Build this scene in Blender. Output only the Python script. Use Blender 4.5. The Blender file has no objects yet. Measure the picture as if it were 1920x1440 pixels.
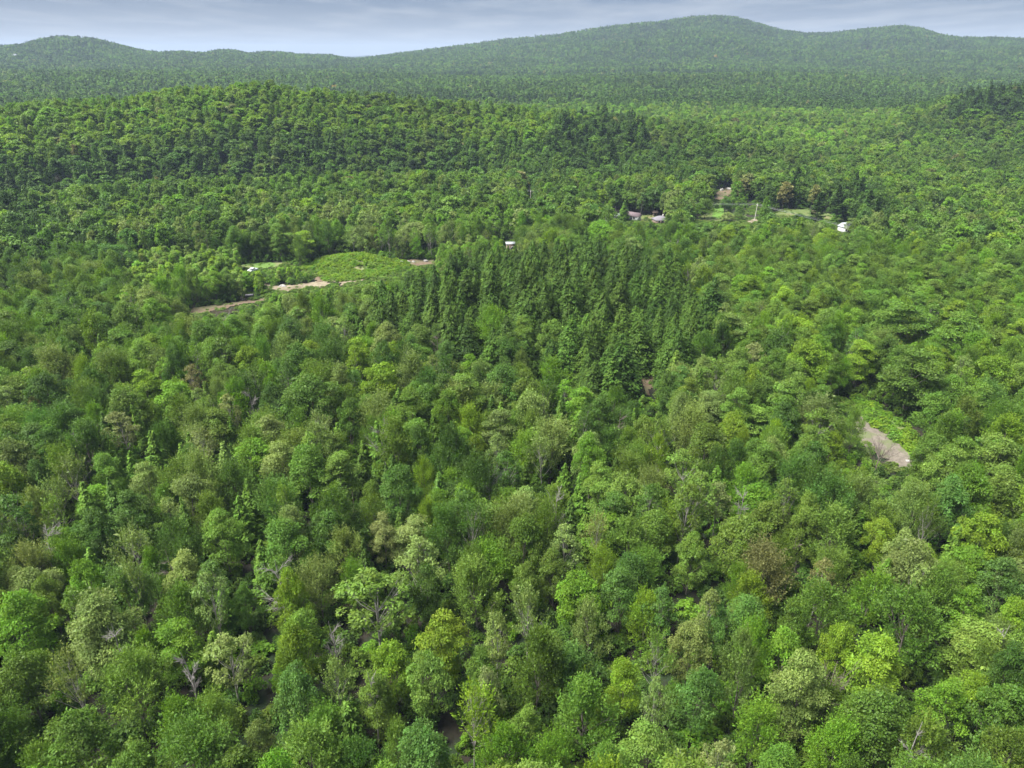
import bpy, math, random
import numpy as np
from math import radians, sin, cos, tan, atan2, pi

# ------------------------------------------------------------------ camera, sky, sun, exposure
SC = bpy.context.scene
COL = SC.collection
CAMZ = 80.0
FPX = 1331.0                       # focal length in photo pixels (1920 x 1440)
PITCH = math.atan((720 - 106) / FPX)

cam_d = bpy.data.cameras.new('camera')
cam_d.sensor_fit = 'HORIZONTAL'; cam_d.sensor_width = 36.0
cam_d.lens = 36.0 * FPX / 1920.0
cam_d.clip_start = 0.5; cam_d.clip_end = 60000
cam = bpy.data.objects.new('camera', cam_d); COL.objects.link(cam)
cam.location = (0, 0, CAMZ); cam.rotation_euler = (pi / 2 - PITCH, 0, 0)
SC.camera = cam

SUN_EL, SUN_AZ = radians(60), radians(-105)   # azimuth from +Y towards +X
world = bpy.data.worlds.new('World'); SC.world = world; world.use_nodes = True
def build_world():
    nt = world.node_tree; nt.nodes.clear(); N = nt.nodes; L = nt.links
    out = N.new('ShaderNodeOutputWorld'); bg = N.new('ShaderNodeBackground')
    bg.inputs['Strength'].default_value = 0.10
    sky = N.new('ShaderNodeTexSky'); sky.sky_type = 'NISHITA'; sky.sun_disc = False
    sky.sun_elevation = SUN_EL; sky.sun_rotation = SUN_AZ
    sky.air_density = 1.0; sky.dust_density = 2.0; sky.ozone_density = 1.0
    tc = N.new('ShaderNodeTexCoord'); sep = N.new('ShaderNodeSeparateXYZ')
    L.new(tc.outputs['Generated'], sep.inputs[0])
    # overcast layer: paler towards the horizon, blue grey above, zenith brightened for fill
    ramp = N.new('ShaderNodeValToRGB')
    e = ramp.color_ramp.elements
    e[0].position = 0.0; e[0].color = (0.84, 0.86, 0.92, 1)
    e[1].position = 1.0; e[1].color = (1.75, 1.84, 1.98, 1)
    for p, c in ((0.014, (0.68, 0.70, 0.76)), (0.034, (0.38, 0.45, 0.60)), (0.062, (0.14, 0.22, 0.42)), (0.2, (0.44, 0.54, 0.76)), (0.5, (1.10, 1.20, 1.38))):
        q = e.new(p); q.color = (*c, 1)
    L.new(sep.outputs['Z'], ramp.inputs['Fac'])
    # thin cloud streaks on a flat layer high above
    mx = N.new('ShaderNodeMath'); mx.operation = 'MAXIMUM'; mx.inputs[1].default_value = 0.012
    L.new(sep.outputs['Z'], mx.inputs[0])
    ad = N.new('ShaderNodeMath'); ad.operation = 'ADD'; ad.inputs[1].default_value = 0.03
    L.new(mx.outputs[0], ad.inputs[0])
    dv = N.new('ShaderNodeVectorMath'); dv.operation = 'DIVIDE'
    cmb = N.new('ShaderNodeCombineXYZ')
    for i in range(3): L.new(ad.outputs[0], cmb.inputs[i])
    L.new(tc.outputs['Generated'], dv.inputs[0]); L.new(cmb.outputs[0], dv.inputs[1])
    mp = N.new('ShaderNodeMapping'); mp.inputs['Scale'].default_value = (0.75, 0.35, 0.0)
    mp.inputs['Location'].default_value = (1.2, 0.4, 0)
    L.new(dv.outputs[0], mp.inputs['Vector'])
    nz = N.new('ShaderNodeTexNoise'); nz.inputs['Scale'].default_value = 1.0
    nz.inputs['Detail'].default_value = 6; nz.inputs['Roughness'].default_value = 0.55
    L.new(mp.outputs[0], nz.inputs['Vector'])
    cr = N.new('ShaderNodeValToRGB'); cr.color_ramp.elements[0].position = 0.44; cr.color_ramp.elements[1].position = 0.66
    L.new(nz.outputs['Fac'], cr.inputs['Fac'])
    fac = N.new('ShaderNodeMath'); fac.operation = 'MULTIPLY'; fac.inputs[1].default_value = 0.42
    L.new(cr.outputs['Color'], fac.inputs[0])
    cm = N.new('ShaderNodeMix'); cm.data_type = 'RGBA'
    L.new(fac.outputs[0], cm.inputs['Factor']); L.new(ramp.outputs['Color'], cm.inputs[6])
    cm.inputs[7].default_value = (0.98, 1.01, 1.08, 1)
    mix = N.new('ShaderNodeMix'); mix.data_type = 'RGBA'; mix.inputs['Factor'].default_value = 0.93
    L.new(sky.outputs['Color'], mix.inputs[6]); L.new(cm.outputs[2], mix.inputs[7])
    L.new(mix.outputs[2], bg.inputs['Color']); L.new(bg.outputs[0], out.inputs['Surface'])
build_world()

sun_d = bpy.data.lights.new('sun', 'SUN'); sun_d.energy = 2.7; sun_d.angle = radians(34)
sun_d.color = (1.0, 0.98, 0.94)
sun = bpy.data.objects.new('sun', sun_d); COL.objects.link(sun)
sun.rotation_euler = (pi / 2 - SUN_EL, 0, -SUN_AZ + pi)
sun.location = (0, 0, 400)

SC.view_settings.view_transform = 'Standard'; SC.view_settings.look = 'None'
SC.view_settings.exposure = 2.6; SC.view_settings.gamma = 1.0
SC.view_settings.use_curve_mapping = False
SC.render.engine = 'CYCLES'
cy = SC.cycles
cy.max_bounces = 4; cy.diffuse_bounces = 2; cy.glossy_bounces = 1; cy.transmission_bounces = 2
cy.volume_bounces = 0; cy.transparent_max_bounces = 4
cy.use_denoising = True; cy.denoiser = 'OPENIMAGEDENOISE'; cy.denoising_input_passes = 'RGB_ALBEDO_NORMAL'; cy.denoising_prefilter = 'ACCURATE'
cy.caustics_reflective = False; cy.caustics_refractive = False
SC.render.threads_mode = 'AUTO'
SC.render.use_persistent_data = False

rng = np.random.default_rng(11)
random.seed(5)
SKIP_TREES = False

# ------------------------------------------------------------------ photo pixel <-> world
CP, SP = cos(PITCH), sin(PITCH)
def ray(px, py):
    u = (px - 960) / FPX; v = (720 - py) / FPX
    return np.array([u, CP + v * SP, -SP + v * CP])
def project(x, y, z):
    dz = z - CAMZ
    depth = y * CP - dz * SP
    depth = np.maximum(depth, 1e-3)
    return 960 + FPX * x / depth, 720 - FPX * (y * SP + dz * CP) / depth, depth

def _hash(ix, iy, seed):
    h = (ix * 374761393 + iy * 668265263 + seed * 982451653) & 0xFFFFFFFF
    h = ((h ^ (h >> 13)) * 1274126177) & 0xFFFFFFFF
    return ((h ^ (h >> 16)) & 0xFFFF) / 65535.0
def vnoise(x, y, seed=0):
    x = np.asarray(x, float); y = np.asarray(y, float)
    ix = np.floor(x).astype(np.int64); iy = np.floor(y).astype(np.int64)
    fx = x - ix; fy = y - iy
    fx = fx * fx * (3 - 2 * fx); fy = fy * fy * (3 - 2 * fy)
    a = _hash(ix, iy, seed); b = _hash(ix + 1, iy, seed); c = _hash(ix, iy + 1, seed); d = _hash(ix + 1, iy + 1, seed)
    return (a * (1 - fx) + b * fx) * (1 - fy) + (c * (1 - fx) + d * fx) * fy
def fbm(x, y, seed=0, oct=3):
    t = 0; a = 0.5; s = 0
    for o in range(oct):
        t = t + a * vnoise(x * 2 ** o, y * 2 ** o, seed + o * 17); s += a; a *= 0.5
    return t / s - 0.5
def sstep(t):
    t = np.clip(t, 0, 1); return t * t * (3 - 2 * t)

def crest_table(pts, r_c, tree):
    az, zc = [], []
    for px, py in pts:
        d = ray(px, py); h = math.hypot(d[0], d[1])
        az.append(atan2(d[0], d[1])); zc.append(CAMZ + r_c * d[2] / h - tree)
    return np.array(az), np.array(zc)

H1 = crest_table([(-500, 225), (-300, 215), (0, 200), (130, 190), (250, 183), (330, 168), (420, 160), (500, 155), (560, 160), (640, 168), (750, 180), (850, 190),
                  (960, 197), (1060, 208), (1180, 220), (1300, 232), (1420, 250), (1550, 285), (1700, 330), (2200, 350)], 620, 14)
H2 = crest_table([(1500, 260), (1690, 207), (1740, 195), (1790, 180), (1840, 170), (1900, 162), (1960, 158), (2200, 165), (2500, 200)], 850, 14)
MT = crest_table([(640, 112), (690, 108), (740, 101), (800, 93), (870, 84), (950, 71), (1040, 64), (1130, 52), (1180, 46), (1240, 40), (1300, 32), (1340, 30),
                  (1380, 33), (1420, 44), (1460, 56), (1510, 63), (1560, 62), (1620, 55), (1670, 50), (1700, 49), (1730, 55), (1760, 65), (1800, 71), (1860, 71),
                  (1920, 73), (2100, 70), (2400, 90), (2800, 112)], 3300, 11)
ML = crest_table([(-700, 112), (-300, 100), (-80, 95), (0, 88), (40, 85), (70, 76), (100, 71), (140, 70), (180, 74), (220, 84), (270, 96), (300, 99), (340, 97), (380, 100), (410, 95),
                  (440, 95), (465, 101), (500, 98), (530, 99), (560, 103), (620, 104), (650, 110), (700, 116)], 3000, 11)
FR = crest_table([(480, 110), (560, 107), (610, 104), (640, 105), (670, 105), (690, 103), (705, 105), (730, 108), (800, 110)], 11500, 0)

def plain(r):
    return np.interp(r, [0, 600, 760, 900, 1500, 2300, 2700, 3300, 4200, 9000, 20000], [0, 0, 5, 11, 26, 46, 55, 50, 20, 0, 0])

KN = ray(1010, 600); KN = KN * (72 / -KN[2]); KNX, KNY = KN[0], KN[1]
_m = ray(672, 500); _m = _m * (80 / -_m[2]); MDX, MDY = _m[0], _m[1]
def height(x, y):
    x = np.asarray(x, float); y = np.asarray(y, float)
    r = np.hypot(x, y); az = np.arctan2(x, y)
    front = sstep((np.cos(az) - 0.15) / 0.25)
    p = plain(r)
    z = p + 3.2 * fbm(x / 95, y / 95, 3) * sstep((r - 20) / 80) * (1 - 0.75 * np.exp(-((r - 300) / 90) ** 2)) + 24 * fbm(x / 520, y / 300, 9) * sstep((r - 640) / 400) * (1 - .6 * sstep((r - 1900) / 700))
    hz = np.interp(az, *H1)
    k = sstep((r - 485) / 135) * (1 - sstep((r - 640) / 150))
    k = np.where(r < 620, sstep((r - 470) / 155), 1 - sstep((r - 625) / 170))
    n1 = 1 + 0.22 * fbm(x / 90, y / 90, 21) * 4 * k * (1 - k)
    z = np.maximum(z, z + (hz - z) * k * n1 * front * np.where(hz > z, 1, 0))
    hz = np.interp(az, *H2)
    k = np.where(r < 850, sstep((r - 690) / 165), 1 - sstep((r - 855) / 190))
    z = np.where(hz > z, z + (hz - z) * k * front, z)
    for T, rc, r0, s in ((MT, 3300, 2150, 31), (ML, 3000, 2300, 37)):
        hz = np.interp(az, *T)
        k = np.where(r < rc, sstep((r - r0) / (rc - r0)) ** 1.15, 1 - sstep((r - rc) / 900))
        n = 95 * fbm(x / 420, y / 420, s, 3) * 4 * k * (1 - k) * np.clip((hz - 60) / 120, 0, 1)
        z = np.where(hz > z, z + (hz - z) * k * front + n * front, z)
    hz = np.interp(az, *FR)
    k = np.exp(-((r - 11500) / 1400) ** 2)
    z = np.where(hz > z, z + (hz - z) * k * front, z)
    # local shapes
    z = z + 7 * np.exp(-(((x - KNX) / 60) ** 2 + ((y - KNY - 8) / 38) ** 2))
    z = z + (-16 * np.exp(-((r - 490) / 27) ** 2) + 5 * np.exp(-((r - 425) / 32) ** 2)) * sstep((0.05 - az) / 0.2) * front
    z = z + 4.5 * np.exp(-(((x - MDX) / 17) ** 2 + ((y - MDY) / 12) ** 2))
    return z
def h1(x, y): return float(height(np.array([x]), np.array([y]))[0])

def hit(px, py, up=0.0, rmax=9000):
    """first point along a pixel's ray that lies `up` metres above the ground"""
    d = ray(px, py); d = d / np.linalg.norm(d)
    t = np.concatenate([np.arange(30, 900, 1.0), np.geomspace(900, rmax, 1500)])
    P = t[:, None] * d[None, :]
    g = height(P[:, 0], P[:, 1]) + up
    s = np.where(P[:, 2] + CAMZ <= g)[0]
    i = s[0] if len(s) else len(t) - 1
    return P[i, 0], P[i, 1], float(height(P[i:i + 1, 0], P[i:i + 1, 1])[0])

# ------------------------------------------------------------------ materials
def new_mat(name):
    m = bpy.data.materials.new(name); m.use_nodes = True
    nt = m.node_tree; nt.nodes.clear()
    out = nt.nodes.new('ShaderNodeOutputMaterial')
    return m, nt, out
def leaf_material(name, transl=0.30, rough=0.55, spec=0.17):
    m, nt, out = new_mat(name); N = nt.nodes; L = nt.links
    at = N.new('ShaderNodeAttribute'); at.attribute_type = 'INSTANCER'; at.attribute_name = 'tint'
    lv = N.new('ShaderNodeAttribute'); lv.attribute_name = 'leafvar'
    sp = N.new('ShaderNodeSeparateColor'); L.new(lv.outputs['Color'], sp.inputs[0])
    mr = N.new('ShaderNodeMapRange'); mr.inputs['To Min'].default_value = 0.55; mr.inputs['To Max'].default_value = 1.45
    L.new(sp.outputs[0], mr.inputs['Value'])
    vm = N.new('ShaderNodeVectorMath'); vm.operation = 'SCALE'
    L.new(at.outputs['Color'], vm.inputs[0]); L.new(mr.outputs[0], vm.inputs['Scale'])
    hs = N.new('ShaderNodeHueSaturation')
    mh = N.new('ShaderNodeMapRange'); mh.inputs['To Min'].default_value = 0.484; mh.inputs['To Max'].default_value = 0.516
    L.new(sp.outputs[1], mh.inputs['Value']); L.new(mh.outputs[0], hs.inputs['Hue'])
    L.new(vm.outputs[0], hs.inputs['Color'])
    pb = N.new('ShaderNodeBsdfPrincipled'); pb.inputs['Roughness'].default_value = rough
    pb.inputs['Specular IOR Level'].default_value = spec
    L.new(hs.outputs[0], pb.inputs['Base Color'])
    tr = N.new('ShaderNodeBsdfTranslucent')
    ys = N.new('ShaderNodeMix'); ys.data_type = 'RGBA'; ys.blend_type = 'MULTIPLY'; ys.inputs[0].default_value = 1.0
    L.new(hs.outputs[0], ys.inputs[6]); ys.inputs[7].default_value = (1.25, 1.35, 0.55, 1)
    L.new(ys.outputs[2], tr.inputs['Color'])
    mx = N.new('ShaderNodeMixShader'); mx.inputs[0].default_value = transl
    L.new(pb.outputs[0], mx.inputs[1]); L.new(tr.outputs[0], mx.inputs[2])
    L.new(mx.outputs[0], out.inputs['Surface'])
    return m
def noise_material(name, c1, c2, scale=4.0, rough=0.9, detail=4, c3=None, bump=0.0, scale2=None):
    m, nt, out = new_mat(name); N = nt.nodes; L = nt.links
    tc = N.new('ShaderNodeTexCoord'); nz = N.new('ShaderNodeTexNoise'); nz.inputs['Scale'].default_value = scale
    nz.inputs['Detail'].default_value = detail; nz.inputs['Roughness'].default_value = 0.65
    L.new(tc.outputs['Object'], nz.inputs['Vector'])
    rp = N.new('ShaderNodeValToRGB'); rp.color_ramp.elements[0].position = 0.32; rp.color_ramp.elements[1].position = 0.68
    rp.color_ramp.elements[0].color = (*c1, 1); rp.color_ramp.elements[1].color = (*c2, 1)
    L.new(nz.outputs['Fac'], rp.inputs['Fac'])
    col = rp.outputs['Color']
    if c3:
        n2 = N.new('ShaderNodeTexNoise'); n2.inputs['Scale'].default_value = scale2 or scale * 0.23; n2.inputs['Detail'].default_value = 3
        L.new(tc.outputs['Object'], n2.inputs['Vector'])
        r2 = N.new('ShaderNodeValToRGB'); r2.color_ramp.elements[0].position = 0.48; r2.color_ramp.elements[1].position = 0.62
        L.new(n2.outputs['Fac'], r2.inputs['Fac'])
        mx = N.new('ShaderNodeMix'); mx.data_type = 'RGBA'
        L.new(r2.outputs['Color'], mx.inputs['Factor']); L.new(col, mx.inputs[6]); mx.inputs[7].default_value = (*c3, 1)
        col = mx.outputs[2]
    pb = N.new('ShaderNodeBsdfPrincipled'); pb.inputs['Roughness'].default_value = rough
    pb.inputs['Specular IOR Level'].default_value = 0.25
    L.new(col, pb.inputs['Base Color'])
    if bump:
        bp = N.new('ShaderNodeBump'); bp.inputs['Strength'].default_value = bump; bp.inputs['Distance'].default_value = 0.1
        L.new(nz.outputs['Fac'], bp.inputs['Height']); L.new(bp.outputs[0], pb.inputs['Normal'])
    L.new(pb.outputs[0], out.inputs['Surface'])
    return m
M = {
    'leaf': leaf_material('leaf', 0.36),
    'needle': leaf_material('needle', 0.20, 0.6, 0.10),
    'bark_grey': noise_material('bark_grey', (0.07, 0.06, 0.05), (0.15, 0.13, 0.11), 3.0, bump=0.3),
    'bark_pale': noise_material('bark_pale', (0.16, 0.145, 0.125), (0.32, 0.30, 0.27), 2.0),
    'bark_red': noise_material('bark_red', (0.10, 0.065, 0.045), (0.20, 0.14, 0.10), 3.0, bump=0.3),
    'dead_wood': noise_material('dead_wood', (0.13, 0.115, 0.105), (0.24, 0.225, 0.21), 2.0),
    'dead_brown': noise_material('dead_brown', (0.10, 0.078, 0.065), (0.17, 0.14, 0.12), 2.0),
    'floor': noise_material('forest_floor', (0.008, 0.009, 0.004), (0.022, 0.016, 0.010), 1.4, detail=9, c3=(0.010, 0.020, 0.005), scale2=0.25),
    'sand': noise_material('sand', (0.118, 0.096, 0.060), (0.195, 0.166, 0.115), 0.5, c3=(0.105, 0.084, 0.052), bump=0.2),
    'soil': noise_material('soil', (0.072, 0.050, 0.031), (0.120, 0.088, 0.058), 0.5, c3=(0.085, 0.085, 0.038), bump=0.2),
    'gravel': noise_material('gravel', (0.075, 0.064, 0.050), (0.145, 0.125, 0.100), 1.3, detail=8, c3=(0.085, 0.095, 0.045), scale2=0.30, bump=0.3),
    'lawn': noise_material('lawn', (0.052, 0.080, 0.018), (0.082, 0.105, 0.028), 0.25, c3=(0.105, 0.098, 0.042), scale2=0.06),
    'lawn_bright': noise_material('lawn_bright', (0.060, 0.125, 0.014), (0.078, 0.148, 0.020), 0.3),
    'meadow': noise_material('meadow', (0.055, 0.105, 0.016), (0.080, 0.135, 0.026), 0.4, c3=(0.11, 0.105, 0.05), scale2=0.12),
    'rock': noise_material('rock', (0.15, 0.14, 0.125), (0.28, 0.265, 0.245), 1.2, bump=0.3),
    'white': noise_material('white_siding', (0.52, 0.52, 0.51), (0.60, 0.60, 0.58), 1.5, 0.6),
    'tan_wall': noise_material('tan_wall', (0.15, 0.11, 0.085), (0.21, 0.16, 0.125), 0.8),
    'roof_grey': noise_material('roof_grey', (0.10, 0.095, 0.105), (0.15, 0.14, 0.155), 2.0),
    'roof_brown': noise_material('roof_brown', (0.08, 0.06, 0.065), (0.12, 0.09, 0.095), 2.0),
    'roof_pale': noise_material('roof_pale', (0.22, 0.235, 0.255), (0.30, 0.315, 0.33), 1.0, 0.5),
    'glass': noise_material('window_glass', (0.015, 0.018, 0.022), (0.03, 0.035, 0.04), 1.0, 0.12),
    'pole': noise_material('pole_wood', (0.34, 0.32, 0.28), (0.44, 0.42, 0.38), 1.0),
    'wire': noise_material('wire_metal', (0.16, 0.165, 0.175), (0.22, 0.225, 0.235), 1.0, 0.5),
    'dark_metal': noise_material('dark_metal', (0.03, 0.03, 0.035), (0.07, 0.07, 0.075), 2.0, 0.45),
    'rubber': noise_material('rubber', (0.015, 0.015, 0.015), (0.03, 0.03, 0.03), 4.0),
    'car_white': noise_material('car_white', (0.70, 0.71, 0.72), (0.76, 0.77, 0.78), 0.6, 0.25),
}
def water_material():
    m, nt, out = new_mat('pond_water'); N = nt.nodes; L = nt.links
    pb = N.new('ShaderNodeBsdfPrincipled'); pb.inputs['Base Color'].default_value = (0.035, 0.030, 0.022, 1)
    pb.inputs['Roughness'].default_value = 0.06
    nz = N.new('ShaderNodeTexNoise'); nz.inputs['Scale'].default_value = 1.2
    bp = N.new('ShaderNodeBump'); bp.inputs['Strength'].default_value = 0.05
    L.new(nz.outputs['Fac'], bp.inputs['Height']); L.new(bp.outputs[0], pb.inputs['Normal'])
    L.new(pb.outputs[0], out.inputs['Surface']); return m
M['water'] = water_material()

# ------------------------------------------------------------------ mesh helpers
class MB:
    """collects vertices, faces and a per-vertex leaf variation, then makes one mesh"""
    def __init__(s): s.v = []; s.f4 = []; s.f3 = []; s.c = []; s.m4 = []; s.m3 = []; s.n = 0
    def add(s, v, f, c=None, mat=0):
        v = np.asarray(v, np.float32).reshape(-1, 3); f = np.asarray(f, np.int64)
        (s.f4 if f.shape[1] == 4 else s.f3).append(f + s.n)
        (s.m4 if f.shape[1] == 4 else s.m3).append(np.full(len(f), mat, np.int32))
        s.v.append(v); s.n += len(v)
        s.c.append(np.full((len(v), 4), 0.5, np.float32) if c is None else np.asarray(c, np.float32))
        return s
    def join(s, o, mat=0):
        off = s.n
        s.v += o.v; s.c += o.c; s.n += o.n
        s.f4 += [f + off for f in o.f4]; s.f3 += [f + off for f in o.f3]
        s.m4 += [np.full(len(f), mat, np.int32) for f in o.f4]; s.m3 += [np.full(len(f), mat, np.int32) for f in o.f3]
        return s
    def tube(s, path, radii, k=6):
        path = np.asarray(path, float); n = len(path)
        t = np.gradient(path, axis=0); t /= np.linalg.norm(t, axis=1)[:, None] + 1e-9
        ref = np.array([1.0, 0, 0]) if abs(t[0, 0]) < 0.8 else np.array([0, 1.0, 0])
        a = np.cross(t, ref); a /= np.linalg.norm(a, axis=1)[:, None] + 1e-9
        b = np.cross(t, a)
        ang = np.arange(k) * 2 * pi / k
        V = path[:, None, :] + np.asarray(radii)[:, None, None] * (np.cos(ang)[None, :, None] * a[:, None, :] + np.sin(ang)[None, :, None] * b[:, None, :])
        F = []
        for i in range(n - 1):
            for j in range(k):
                F.append((i * k + j, i * k + (j + 1) % k, (i + 1) * k + (j + 1) % k, (i + 1) * k + j))
        s.add(V.reshape(-1, 3), F)
        return s
    def box(s, x0, x1, y0, y1, z0, z1):
        V = [(x0, y0, z0), (x1, y0, z0), (x1, y1, z0), (x0, y1, z0), (x0, y0, z1), (x1, y0, z1), (x1, y1, z1), (x0, y1, z1)]
        s.add(V, [(3, 2, 1, 0), (4, 5, 6, 7), (0, 1, 5, 4), (1, 2, 6, 5), (2, 3, 7, 6), (3, 0, 4, 7)]); return s
    def cards(s, P, A, Nn, Lg, W, C):
        """folded leaf-spray faces: base P, axis A, normal Nn"""
        A = A / (np.linalg.norm(A, axis=1)[:, None] + 1e-9)
        B = np.cross(A, Nn); B /= np.linalg.norm(B, axis=1)[:, None] + 1e-9
        Nn = np.cross(B, A)
        Lg = np.asarray(Lg)[:, None]; W = np.asarray(W)[:, None]
        n = len(P)
        p0 = P - A * Lg * 0.5; p2 = P + A * Lg * 0.5 - Nn * Lg * 0.08
        m = P - A * Lg * 0.04 + Nn * Lg * 0.10
        p1 = m + B * W * 0.5 - Nn * W * 0.14; p3 = m - B * W * 0.5 - Nn * W * 0.14
        V = np.stack([p0, p1, p2, p3], 1).reshape(-1, 3)
        F = np.arange(4 * n).reshape(n, 4)
        s.add(V, F, np.repeat(C, 4, axis=0)); return s
    def mesh(s, name, mats):
        me = bpy.data.meshes.new(name)
        if not s.n: return me
        v = np.concatenate(s.v)
        f4 = np.concatenate(s.f4) if s.f4 else np.zeros((0, 4), np.int64); f3 = np.concatenate(s.f3) if s.f3 else np.zeros((0, 3), np.int64)
        loops = np.concatenate([f4.ravel(), f3.ravel()]).astype(np.int32)
        st = np.concatenate([np.arange(len(f4)) * 4, len(f4) * 4 + np.arange(len(f3)) * 3]).astype(np.int32)
        tot = np.concatenate([np.full(len(f4), 4), np.full(len(f3), 3)]).astype(np.int32)
        me.vertices.add(len(v)); me.vertices.foreach_set('co', v.ravel())
        me.loops.add(len(loops)); me.loops.foreach_set('vertex_index', loops)
        me.polygons.add(len(st)); me.polygons.foreach_set('loop_start', st); me.polygons.foreach_set('loop_total', tot)
        mi = np.concatenate(s.m4 + s.m3).astype(np.int32); me.polygons.foreach_set('material_index', mi)
        for m in (mats if isinstance(mats, (list, tuple)) else [mats]): me.materials.append(M[m])
        at = me.attributes.new('leafvar', 'FLOAT_COLOR', 'POINT'); at.data.foreach_set('color', np.concatenate(s.c).ravel())
        me.update(calc_edges=True)
        return me
def link(name, me, parent=None, loc=None):
    o = bpy.data.objects.new(name, me); COL.objects.link(o)
    if parent is not None: o.parent = parent
    if loc is not None: o.location = loc
    return o
def tag(o, label=None, cat=None, group=None, kind=None):
    if label: o['label'] = label
    if cat: o['category'] = cat
    if group: o['group'] = group
    if kind: o['kind'] = kind
    return o
def empty(name, loc, rz=0.0):
    o = bpy.data.objects.new(name, None); COL.objects.link(o)
    o.location = loc; o.rotation_euler = (0, 0, rz); o.empty_display_size = 0.5
    return o

# ------------------------------------------------------------------ the ground: one sheet to the horizon
def build_ground():
    a = np.concatenate([np.linspace(-radians(78), radians(78), 430), np.linspace(radians(78), 2 * pi - radians(78), 62)[1:-1]])
    r = np.concatenate([np.linspace(3, 60, 20), np.geomspace(63, 16000, 290)])
    A, R = np.meshgrid(a, r)
    X = R * np.sin(A); Y = R * np.cos(A); Z = height(X, Y)
    V = np.concatenate([np.array([[0, 0, h1(0, 0)]]), np.stack([X, Y, Z], -1).reshape(-1, 3)])
    na = len(a); nr = len(r)
    i, j = np.meshgrid(np.arange(nr - 1), np.arange(na), indexing='ij')
    j2 = (j + 1) % na
    F = np.stack([1 + i * na + j, 1 + i * na + j2, 1 + (i + 1) * na + j2, 1 + (i + 1) * na + j], -1).reshape(-1, 4)[:, ::-1]
    T = np.array([(0, 1 + (q + 1) % na, 1 + q) for q in range(na)])[:, ::-1]
    m = MB(); m.add(V, F); m.f3.append(T); m.m3.append(np.zeros(len(T), np.int32))
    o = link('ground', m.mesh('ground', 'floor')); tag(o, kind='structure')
    o.data.polygons.foreach_set('use_smooth', np.ones(len(o.data.polygons), bool))
    return o
build_ground()

def in_poly(x, y, poly):
    x = np.asarray(x, float); y = np.asarray(y, float); c = np.zeros(x.shape, bool); n = len(poly); j = n - 1
    for i in range(n):
        xi, yi = poly[i]; xj, yj = poly[j]
        c ^= ((yi > y) != (yj > y)) & (x < (xj - xi) * (y - yi) / (yj - yi + 1e-12) + xi)
        j = i
    return c
MASK = np.zeros((360, 480), np.float32)         # where open ground or a building must stay in sight
_gx, _gy = np.meshgrid(np.arange(480) * 4 + 2, np.arange(360) * 4 + 2)
def protect(poly, w=1.0): MASK[in_poly(_gx, _gy, poly)] = w
OPEN = []                                       # ground polygons (world) where no forest tree stands
def patch(name, poly, mat, lift, res=1.2, prot=1.0, wob=1.2, opening=True):
    """a sheet of ground of its own, outlined from the photograph and laid on the terrain"""
    W = [hit(px, py)[:2] for px, py in poly]
    W = np.array(W)
    if prot: protect(poly, prot)
    if opening: OPEN.append(W)
    x0, y0 = W.min(0) - 2 * wob; x1, y1 = W.max(0) + 2 * wob
    nx = max(4, int((x1 - x0) / res)); ny = max(4, int((y1 - y0) / res))
    gx, gy = np.meshgrid(np.linspace(x0, x1, nx + 1), np.linspace(y0, y1, ny + 1))
    wx = gx + wob * 2 * fbm(gx / 3.1, gy / 3.1, 77); wy = gy + wob * 2 * fbm(gx / 3.1, gy / 3.1, 91)
    cx = (gx[:-1, :-1] + gx[1:, 1:]) / 2; cyy = (gy[:-1, :-1] + gy[1:, 1:]) / 2
    ins = in_poly((wx[:-1, :-1] + wx[1:, 1:]) / 2, (wy[:-1, :-1] + wy[1:, 1:]) / 2, W)
    Z = height(gx, gy) + lift
    V = np.stack([gx, gy, Z], -1).reshape(-1, 3)
    i, j = np.where(ins); k = nx + 1
    F = np.stack([i * k + j, i * k + j + 1, (i + 1) * k + j + 1, (i + 1) * k + j], -1)
    used = np.unique(F); mp = np.full(len(V), -1); mp[used] = np.arange(len(used))
    m = MB(); m.add(V[used], mp[F])
    o = link(name, m.mesh(name, mat)); tag(o, kind='structure')
    o.data.polygons.foreach_set('use_smooth', np.ones(len(o.data.polygons), bool))
    return o

MOUND = [(560, 505), (590, 490), (640, 478), (700, 483), (770, 494), (760, 508), (700, 524), (640, 530), (606, 528), (598, 512)]
VERGE = [(1592, 742), (1640, 762), (1700, 800), (1735, 845), (1722, 868), (1700, 850), (1660, 815), (1615, 785)]
patch('meadow', MOUND, 'meadow', 0.20, 1.0)
patch('dirt_track', [(350, 583), (380, 577), (440, 568), (500, 560), (504, 564), (440, 575), (385, 587), (352, 591)], 'soil', 0.24)
patch('pond', [(395, 584), (438, 580), (448, 587), (404, 596)], 'water', 0.28, 0.8, wob=0.5)
patch('sand', [(494, 533), (510, 537), (535, 536), (562, 534), (586, 531), (612, 527), (624, 533), (606, 541), (578, 540), (560, 546), (525, 549), (505, 544)], 'sand', 0.30)
patch('sand', [(636, 530), (660, 522), (690, 516), (694, 524), (664, 532), (640, 538)], 'sand', 0.32)
patch('bare_soil', [(725, 492), (770, 488), (812, 489), (816, 498), (770, 500), (728, 501)], 'soil', 0.30)
patch('meadow', [(448, 498), (500, 493), (540, 494), (520, 500), (472, 510)], 'meadow', 0.22)
patch('footpath', [(592, 522), (603, 508), (612, 510), (608, 528), (597, 532)], 'soil', 0.34)
patch('dirt_track', [(1596, 768), (1622, 790), (1676, 822), (1708, 862), (1702, 896), (1672, 880), (1640, 850), (1604, 828), (1598, 800)], 'gravel', 0.24, 0.8, 0.8)
patch('meadow', VERGE, 'meadow', 0.20, 1.0, 0.6)
patch('bare_soil', [(1198, 702), (1212, 694), (1232, 697), (1232, 718), (1216, 744), (1206, 724)], 'soil', 0.24, 0.8)
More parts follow.
